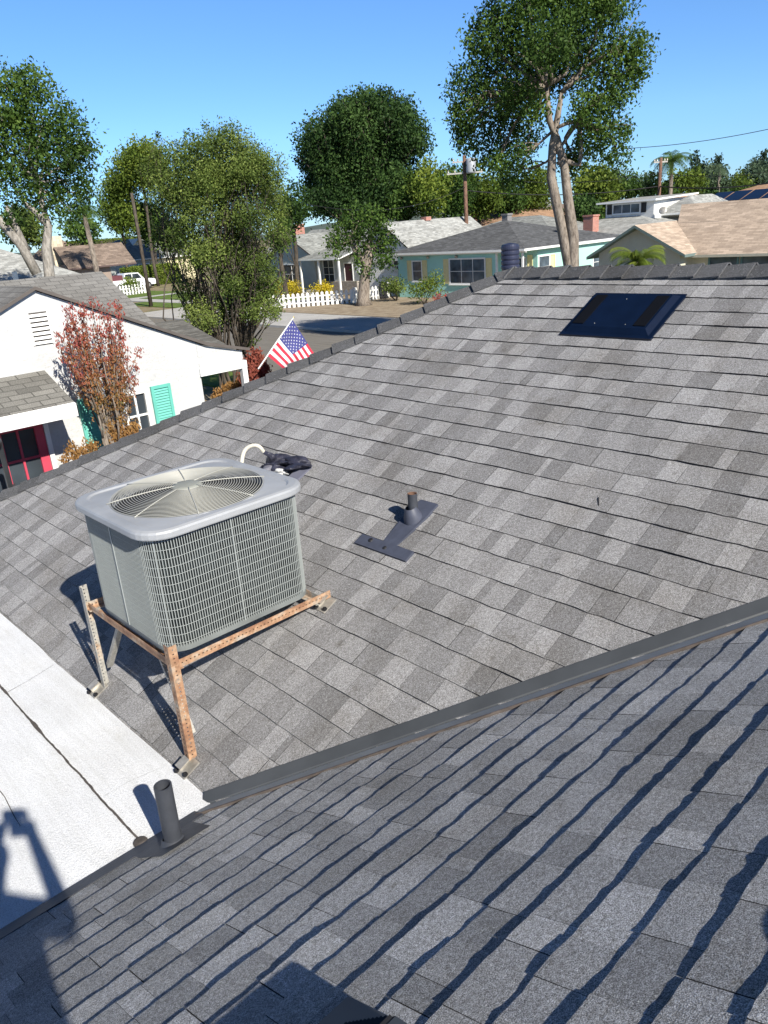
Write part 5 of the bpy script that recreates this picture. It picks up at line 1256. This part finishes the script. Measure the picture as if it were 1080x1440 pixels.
# ------------------------------------------------------------------ grey house with the brick chimney
h4 = thing('grey_house', (46, 53, 0), 'pale grey house with red brick chimney, small porch and front gable behind the pollarded tree', 'house')
verge = plain('brown_verge', (.09, .06, .055), .8)
walls(h4, 42.5, 53, 48.2, 59, 2.95, M['siding_grey']); gable_y(h4, 43.0, 50, 48.0, 58.6, 3.0, 5.05, M['roof_grey'], .3, verge)
walls(h4, 41.8, 48, 52.9, 59.1, 3.1, M['siding_grey'], gx=4.65); gable_x(h4, 41.8, 48, 52.9, 59.1, 3.15, 4.78, M['roof_grey'], .35, verge, .12)
opening(h4, (41.8, 57.3, .8), 'x', 2.3, 1.55, 'window', 2, 2, None, M['glass'], .09)
chimney(h4, 43.4, 57.0, 3.6, 5.5, 1.0, M['brick'])
slab_roof(h4, 'porch_roof', [[(40.2, 53.3, 2.85), (40.2, 47.9, 2.85), (43.2, 48.4, 3.5), (43.2, 53.0, 3.5)]], M['roof_grey'], .1)
for y in (53.0, 50.6, 48.1):
    mb = MB(); mb.box((40.3, y-.07, 0), (40.44, y+.07, 2.76)); mb.build('post', M['white_metal'], h4)
opening(h4, (42.5, 52.6, .9), 'x', 1.3, 1.7, 'window', 2, 3, None, M['glass'], .09); opening(h4, (42.5, 49.9, .1), 'x', .95, 2.2, 'door', 1, 1, None, plain('dark_red_door', (.05, .012, .012), .5), .08)
mb = MB(); mb.box((42.2, 48.2, 0), (42.49, 52.9, .95)); mb.build('stone_base', M['cobble'], h4)
for k in range(3):
    mb = MB(); mb.box((39.2+.35*k, 50.4, .01), (40.4, 52.0, .16+.15*k)); mb.build('step', M['concrete'], h4)
# cream brick part beyond it
h4b = thing('stone_house', (52, 62, 0), 'tan stone wall and white eave just visible left of the brick chimney', 'house')
walls(h4b, 46, 56, 60, 68, 3.0, M['stone']); hip_roof(h4b, 46, 56, 60, 68, 3.05, 4.7, M['roof_grey'], .5)
# ------------------------------------------------------------------ beige house at the right
h5 = thing('beige_house', (41, 14, 0), 'beige house at the right with broad tan shingle roof and a small front gable', 'house')
XB = 36.0
walls(h5, XB+1.0, 46, -4, 19, 2.85, M['stucco_beige']); walls(h5, XB-.2, 42, 17.9, 22.2, 2.95, M['stucco_beige'], gx=4.05)
slab_roof(h5, 'roof', [[(XB+.3, 18.6, 2.72), (XB+.3, -5, 2.72), (XB+5.0, -5, 4.95), (XB+5.0, 20.6, 4.95)], [(XB+10, -5, 2.7), (XB+10, 22, 2.7), (XB+5.0, 20.6, 4.95), (XB+5.0, -5, 4.95)]], M['roof_tan'], .12, M['stucco_beige'])
green_verge = plain('grey_green_verge', (.13, .18, .17), .7)
gable_x(h5, XB-.2, 41.5, 17.9, 22.2, 3.05, 4.2, M['roof_tan'], .45, green_verge, .13)
for y in (17.0, 15.5): opening(h5, (XB+1.0, y, 1.45), 'x', 1.25, 1.15, 'window', 1, 2, plain('slate_blue_frame', (.10, .20, .22), .5), M['glass_b'], .09)
opening(h5, (XB+1.0, 13.0, .1), 'x', 1.1, 2.3, 'door', 1, 1, M['pole'], M['black'], .15); mb = MB(); mb.box((XB+.9, 13.3, 0), (XB+1.0, 14.0, 2.6)); mb.build('timber_post', plain('tan_timber', (.33, .22, .13), .8), h5)
opening(h5, (XB-.2, 20.9, 1.2), 'x', 1.4, 1.1, 'window', 2, 1, None, M['glass_b'], .08)
# ------------------------------------------------------------------ two-storey grey house with brick chimney
h6 = thing('two_storey_house', (58, 33, 0), 'pale two-storey house with a dormer room, hipped grey roofs and a low red chimney', 'house')
D6 = 68; P6 = AT(872, 300, D6)
bx, by = P6[0], P6[1]
walls(h6, bx-4, bx+8, by-6, by+6, 3.1, M['siding_white']); hip_roof(h6, bx-4, bx+8, by-6, by+6, 3.15, 4.6, M['roof_grey2'], .5)
walls(h6, bx+.5, bx+7, by-2.6, by+1.6, 5.40, M['siding_white']); slab_roof(h6, 'roof', [[(bx+.0, by+2.2, 5.43), (bx+.0, by-3.0, 5.43), (bx+7, by-3.0, 5.7), (bx+7, by+2.2, 5.7)]], M['roof_grey2'], .12)
hip_roof(h6, bx+2, bx+9, by-5.4, by-2.4, 4.3, 5.5, M['roof_grey2'], .3)
opening(h6, (bx+.5, by+.9, 4.55), 'x', 2.3, .62, 'window', 3, 1, None, M['glass_b'], .07); shutter(h6, (bx+.49, by+1.45, 4.5), 'x', .42, .74, M['black'], False); shutter(h6, (bx+.49, by-1.55, 4.5), 'x', .42, .74, M['black'], False)
cb = AT(831, 318, 65); chimney(h6, cb[0], cb[1], 3.3, 4.5, .85, M['brick'])
# satellite dish
mb = MB(); c_ = np.array([bx+.4, by-3.4, 4.55]); mb.lathe(c_, [(0, .06), (.2, .03), (.3, -.02)], 14, axis=(-1, -.3, .5)); mb.build('dish', M['zinc'], h6)
# ------------------------------------------------------------------ brown and tan roofs beyond
def simple_house(name, px_, py_, d, sx, sy, ze, zr, wallm, roofm, label, kind='hip', over=.5, seed=0, chim=None, win='x'):
    c_ = AT(px_, py_, d); x, y = c_[0], c_[1]; t = thing(name, (x, y, 0), label, 'house')
    walls(t, x-sx/2, x+sx/2, y-sy/2, y+sy/2, ze-.05, wallm, gy=(zr-.1 if kind == 'gy' else None), gx=(zr-.1 if kind == 'gx' else None))
    if kind == 'hip': hip_roof(t, x-sx/2, x+sx/2, y-sy/2, y+sy/2, ze, zr, roofm, over)
    elif kind == 'gx': gable_x(t, x-sx/2, x+sx/2, y-sy/2, y+sy/2, ze, zr, roofm, over)
    else: gable_y(t, x-sx/2, x+sx/2, y-sy/2, y+sy/2, ze, zr, roofm, over)
    for k in range(2): opening(t, (x-sx/2, y+sy*(.3-.45*k), ze-1.9), 'x', sy*.16, 1.2, 'window', 2, 1, None, M['glass_b'], .1)
    for k in range(2): opening(t, (x-sx*.3+sx*.4*k, y-sy/2, ze-1.9), 'y', sx*.16, 1.2, 'window', 2, 1, None, M['glass_b'], .1)
    if chim: chimney(t, x+chim[0], y+chim[1], ze, zr+chim[2], .8, M['brick'])
    return t, x, y
t7, x7, y7 = simple_house('brown_roof_house', 715, 310, 92, 14, 15, 4.0, 6.1, M['stucco_cream'], M['roof_brown'], 'house with a light brown hip roof behind the charcoal roof, left of the twin trunks', 'hip', chim=(-4.5, 1, -.6))
mb = MB(); mb.box((x7-6.3, y7+3.4, 4.6), (x7-4.9, y7+5.2, 5.35)); mb.build('dormer', M['white_paint'], t7)
simple_house('white_gable_house', 752, 300, 110, 7, 7, 4.8, 6.6, M['siding_white'], M['roof_grey'], 'house with a small white gable above the brown roof, left of the twin trunks', 'gx')
simple_house('far_brick_house', 785, 305, 104, 8, 7, 4.6, 5.9, M['siding_white'], M['roof_taupe'], 'low house with red chimney just left of the twin trunks', 'hip', chim=(-3.6, 1.5, .3))
simple_house('grey_roof_house', 740, 322, 74, 9, 12, 3.3, 4.85, M['siding_white'], M['roof_grey'], 'flat looking grey roof squeezed between the charcoal and brown roofs', 'hip')
simple_house('tan_roof_house', 960, 288, 84, 12, 9, 4.2, 5.75, M['stucco_cream'], M['roof_brown'], 'house with a small brown hip roof below the palm', 'hip')
t8, x8, y8 = simple_house('solar_roof_house', 1075, 290, 86, 13, 12, 4.3, 6.1, M['stucco_cream'], M['roof_brown'], 'brown roofed house with dark solar panels at the right edge', 'hip')
for k in range(5):
    y0 = y8+3.6-1.75*k; xa = x8-5.2; s_ = 1.8/7.0
    mb = MB(); P = [(xa, y0, 4.3+(xa-x8+7)*s_+.10), (xa, y0-1.6, 4.3+(xa-x8+7)*s_+.10), (xa+3.0, y0-1.6, 4.3+(xa+3-x8+7)*s_+.10), (xa+3.0, y0, 4.3+(xa+3-x8+7)*s_+.10)]
    mb.face(P); Q = [(a, b, c-.06) for a, b, c in P]
    for i in range(4): mb.face([Q[i], Q[(i+1) % 4], P[(i+1) % 4], P[i]])
    mb.build('solar_panel', M['solar'], t8)
# ------------------------------------------------------------------ houses at the far left
t9, x9, y9 = simple_house('taupe_house', 84, 372, 66, 3.6, 5, 3.6, 5.9, M['stucco_brown'], M['roof_taupe'], 'taupe house with stone chimney behind the pale trunk at the left', 'hip')
mb = MB(); c_ = AT(86, 352, 61); mb.bar(c_+(-.3, .3, -1.5), c_+(-.3, .3, .95), 1.1, .8, (1, 0, 0)); mb.build('chimney', M['stone'], t9)
c_ = AT(113, 366, 61)
mb = MB(); mb.box((c_[0]-1.4, c_[1]-1.3, 0), (c_[0]+1.5, c_[1]+1.3, 4.0)); mb.build('wall', M['stucco_brown'], t9)
gable_x(t9, c_[0]-1.4, c_[0]+3, c_[1]-1.5, c_[1]+1.5, 4.0, 5.2, M['roof_taupe'], .3, verge)
t10, x10, y10 = simple_house('cream_house', 2, 380, 55, 6, 6.5, 3.5, 5.4, M['stucco_cream'], M['roof_grey2'], 'cream house with pale roof cut by the left edge', 'hip')
mb = MB(); q_ = AT(16, 366, 48); mb.box((q_[0]-.1, q_[1]-.1, 0), (q_[0]+.12, q_[1]+.1, 4.1)); mb.build('post', M['white_metal'], t10)
opening(t10, (x10-1.0, y10-3.76, 2.0), 'y', 2.4, 1.3, 'window', 3, 2, None, M['glass'], .08)
c_ = AT(176, 372, 112); x, y = c_[0], c_[1]
t11 = thing('hip_house', (x, y, 0), 'grey hip-roofed house with two tiny white dormer vents behind the white pickup', 'house')
walls(t11, x-5, x+8, y-4, y+6, 3.0, M['stucco_grey']); hip_roof(t11, x-5, x+8, y-4, y+6, 3.1, 5.6, M['roof_grey'], .6)
mb = MB(); mb.box((x+1.6, y-4.06, 0), (x+8, y-4.0, 3.0)); mb.build('wall', M['stucco_cream'], t11)
opening(t11, (x-1.6, y-4.07, .1), 'y', 1.0, 2.2, 'door', 1, 1, None, M['glass'], .1); opening(t11, (x-.1, y-4.07, 1.0), 'y', 1.4, 1.4, 'window', 2, 1, None, M['glass_b'], .1)
for (px_, py_) in ((164, 344), (196, 338)):
    q_ = AT(px_, py_, 108); mb = MB(); w_ = 1.0
    A_, B_, C_ = q_+(-w_, 0, -.55), q_+(w_, 0, -.55), q_+(0, 0, .25); D_ = q_+(0, 3, .25)
    mb.face([A_, B_, C_]); mb.face([B_, D_, C_]); mb.face([C_, D_, A_]); mb.build('dormer_vent', M['white_paint'], t11)
# ------------------------------------------------------------------ white pickup
pk = AT(184, 402, 97); px0, py0 = pk[0], pk[1]
tk = thing('pickup_truck', (px0, py0, 0), 'white crew cab pickup parked in front of the far grey house', 'pickup')
def prof(mb, P, y0, y1, inset=0):
    a = [(px0+x, y0, z) for x, z in P]; b = [(px0+x, y1, z) for x, z in P]; mb.face(a); mb.face(b[::-1])
    for i in range(len(P)): j = (i+1) % len(P); mb.face([a[j], a[i], b[i], b[j]])
paint = plain('white_car_paint', (.75, .76, .78), .25, 0, .03)
mb = MB(); prof(mb, [(-2.7, .45), (2.7, .45), (2.75, .75), (2.6, 1.08), (1.35, 1.2), (-2.7, 1.2), (-2.75, .8)], py0-.95, py0+.95); mb.build('body', paint, tk)
mb = MB(); prof(mb, [(-1.15, 1.2), (1.35, 1.2), (.75, 1.88), (-.95, 1.9)], py0-.86, py0+.86); cb_ = mb.build('cab', paint, tk)
for (x0, x1, x2, x3) in ((-1.0, -.12, -.12, -.88), (-.02, 1.1, .68, -.02)):
    mb = MB(); mb.face([(px0+x0, py0-.87, 1.24), (px0+x1, py0-.87, 1.24), (px0+x2, py0-.87, 1.78), (px0+x3, py0-.87, 1.78)]); mb.build('side_window', M['glass'], cb_)
mb = MB(); mb.box((px0-2.5, py0-.8, 1.2), (px0-1.2, py0+.8, 1.75)); mb.build('bed_cover', plain('maroon_load', (.12, .03, .04), .7), tk)
for x in (-1.75, 1.75):
    for y in (-.97, .75):
        mb = MB(); mb.cyl((px0+x, py0+y, .4), (px0+x, py0+y+.22, .4), .4, n=20); wh = mb.build('wheel', M['black'], tk)
        mb = MB(); mb.cyl((px0+x, py0+y-.01, .4), (px0+x, py0+y+.01, .4), .22, n=14); mb.build('rim', M['zinc'], wh)
for y in (-.93, .6):
    mb = MB(); mb.box((px0+2.66, py0+y, .82), (px0+2.74, py0+y+.33, 1.0)); mb.build('headlight', M['white_metal'], tk)
q_ = AT(160, 408, 86); q2 = AT(203, 402, 88)
picket((q_[0], q_[1]), (q2[0], q2[1]), 'white picket fence in front of the white pickup', sp=.36, w_=.2, h_=1.1)
# ------------------------------------------------------------------ poles and wires
def upole(base, h_, r, label, cross=None, dirv=(.6, .8, 0), name='utility_pole', mat=None):
    t = thing(name, base, label, 'pole'); b = np.array(base, float); mb = MB(); mb.tube([b, b+(0, 0, h_*.5), b+(0, 0, h_)], [r*1.2, r, r*.85], 10); mb.build('post', mat or M['pole'], t, True)
    dv = np.array(dirv, float); dv /= np.linalg.norm(dv)
    for z, L in (cross or []):
        mb = MB(); mb.bar(b+(0, 0, z)-dv*L/2, b+(0, 0, z)+dv*L/2, .1, .12); mb.build('crossarm', M['zinc'], t)
        for s in (-1, -.6, .6, 1):
            mb = MB(); mb.lathe(b+(0, 0, z+.06)+dv*L/2*s*.92, [(.05, 0), (.07, .06), (.05, .12), (.07, .16), (.03, .22)], 10); mb.build('insulator', M['zinc'], t)
    return t
up = G0(AT(656, 320, 70)); rdir = (-CM[1, 0]*0+CM[0, 0], CM[1, 0], 0)
tz = AT(657, 218, 70)[2]
t12 = upole(up, tz, .17, 'brown utility pole carrying a grey transformer above the charcoal roof', [(AT(657, 243, 70)[2], 3.0), (AT(657, 227, 70)[2], 2.0)], rdir)
c_ = AT(662, 232, 69.6); mb = MB(); mb.lathe((c_[0], c_[1], c_[2]-.6), [(0, 0), (.38, 0), (.4, .1), (.4, 1.0), (.34, 1.1), (0, 1.15)], 20); mb.build('transformer', M['lid'], t12, True)
fp = G0(AT(926, 290, 78)); upole(fp, AT(927, 222, 78)[2], .16, 'plain wooden pole standing among the trees right of the two-storey house', [(AT(927, 228, 78)[2], 1.2)], rdir)
upole((30.9, 61.6, 0), AT(198, 270, 68.5)[2], .14, 'dark leaning-looking wooden pole on the verge left of the bushy tree', None, mat=M['bark_d'])
def wire(p, q, sag, label, r=.016):
    p = np.array(p, float); q = np.array(q, float)
    t = MB().tube([p+(q-p)*s-np.array([0, 0, sag*4*s*(1-s)]) for s in np.linspace(0, 1, 25)], r, 4).build('overhead_wire', M['black'], None); tag(t, label, 'wire', None)
wire(AT(872, 209, 45), AT(1200, 152, 40), .3, 'single thin wire crossing the open sky at the upper right', .014)
wire(AT(657, 268, 70), AT(926, 262, 78), .5, 'thick cable running from the transformer pole to the plain wooden pole', .04)
wire(AT(926, 262, 78), AT(1200, 235, 66), .6, 'thick cable running right from the plain wooden pole', .05)
wire(AT(662, 246, 70), AT(927, 243, 78), .7, 'thin upper wire between the two wooden poles', .018)
wire(AT(927, 243, 78), AT(1200, 215, 70), .8, 'thin upper wire right of the plain wooden pole', .018)
wire(AT(432, 287, 56), AT(656, 262, 70), 1.0, 'wire crossing in front of the domed tree', .02)
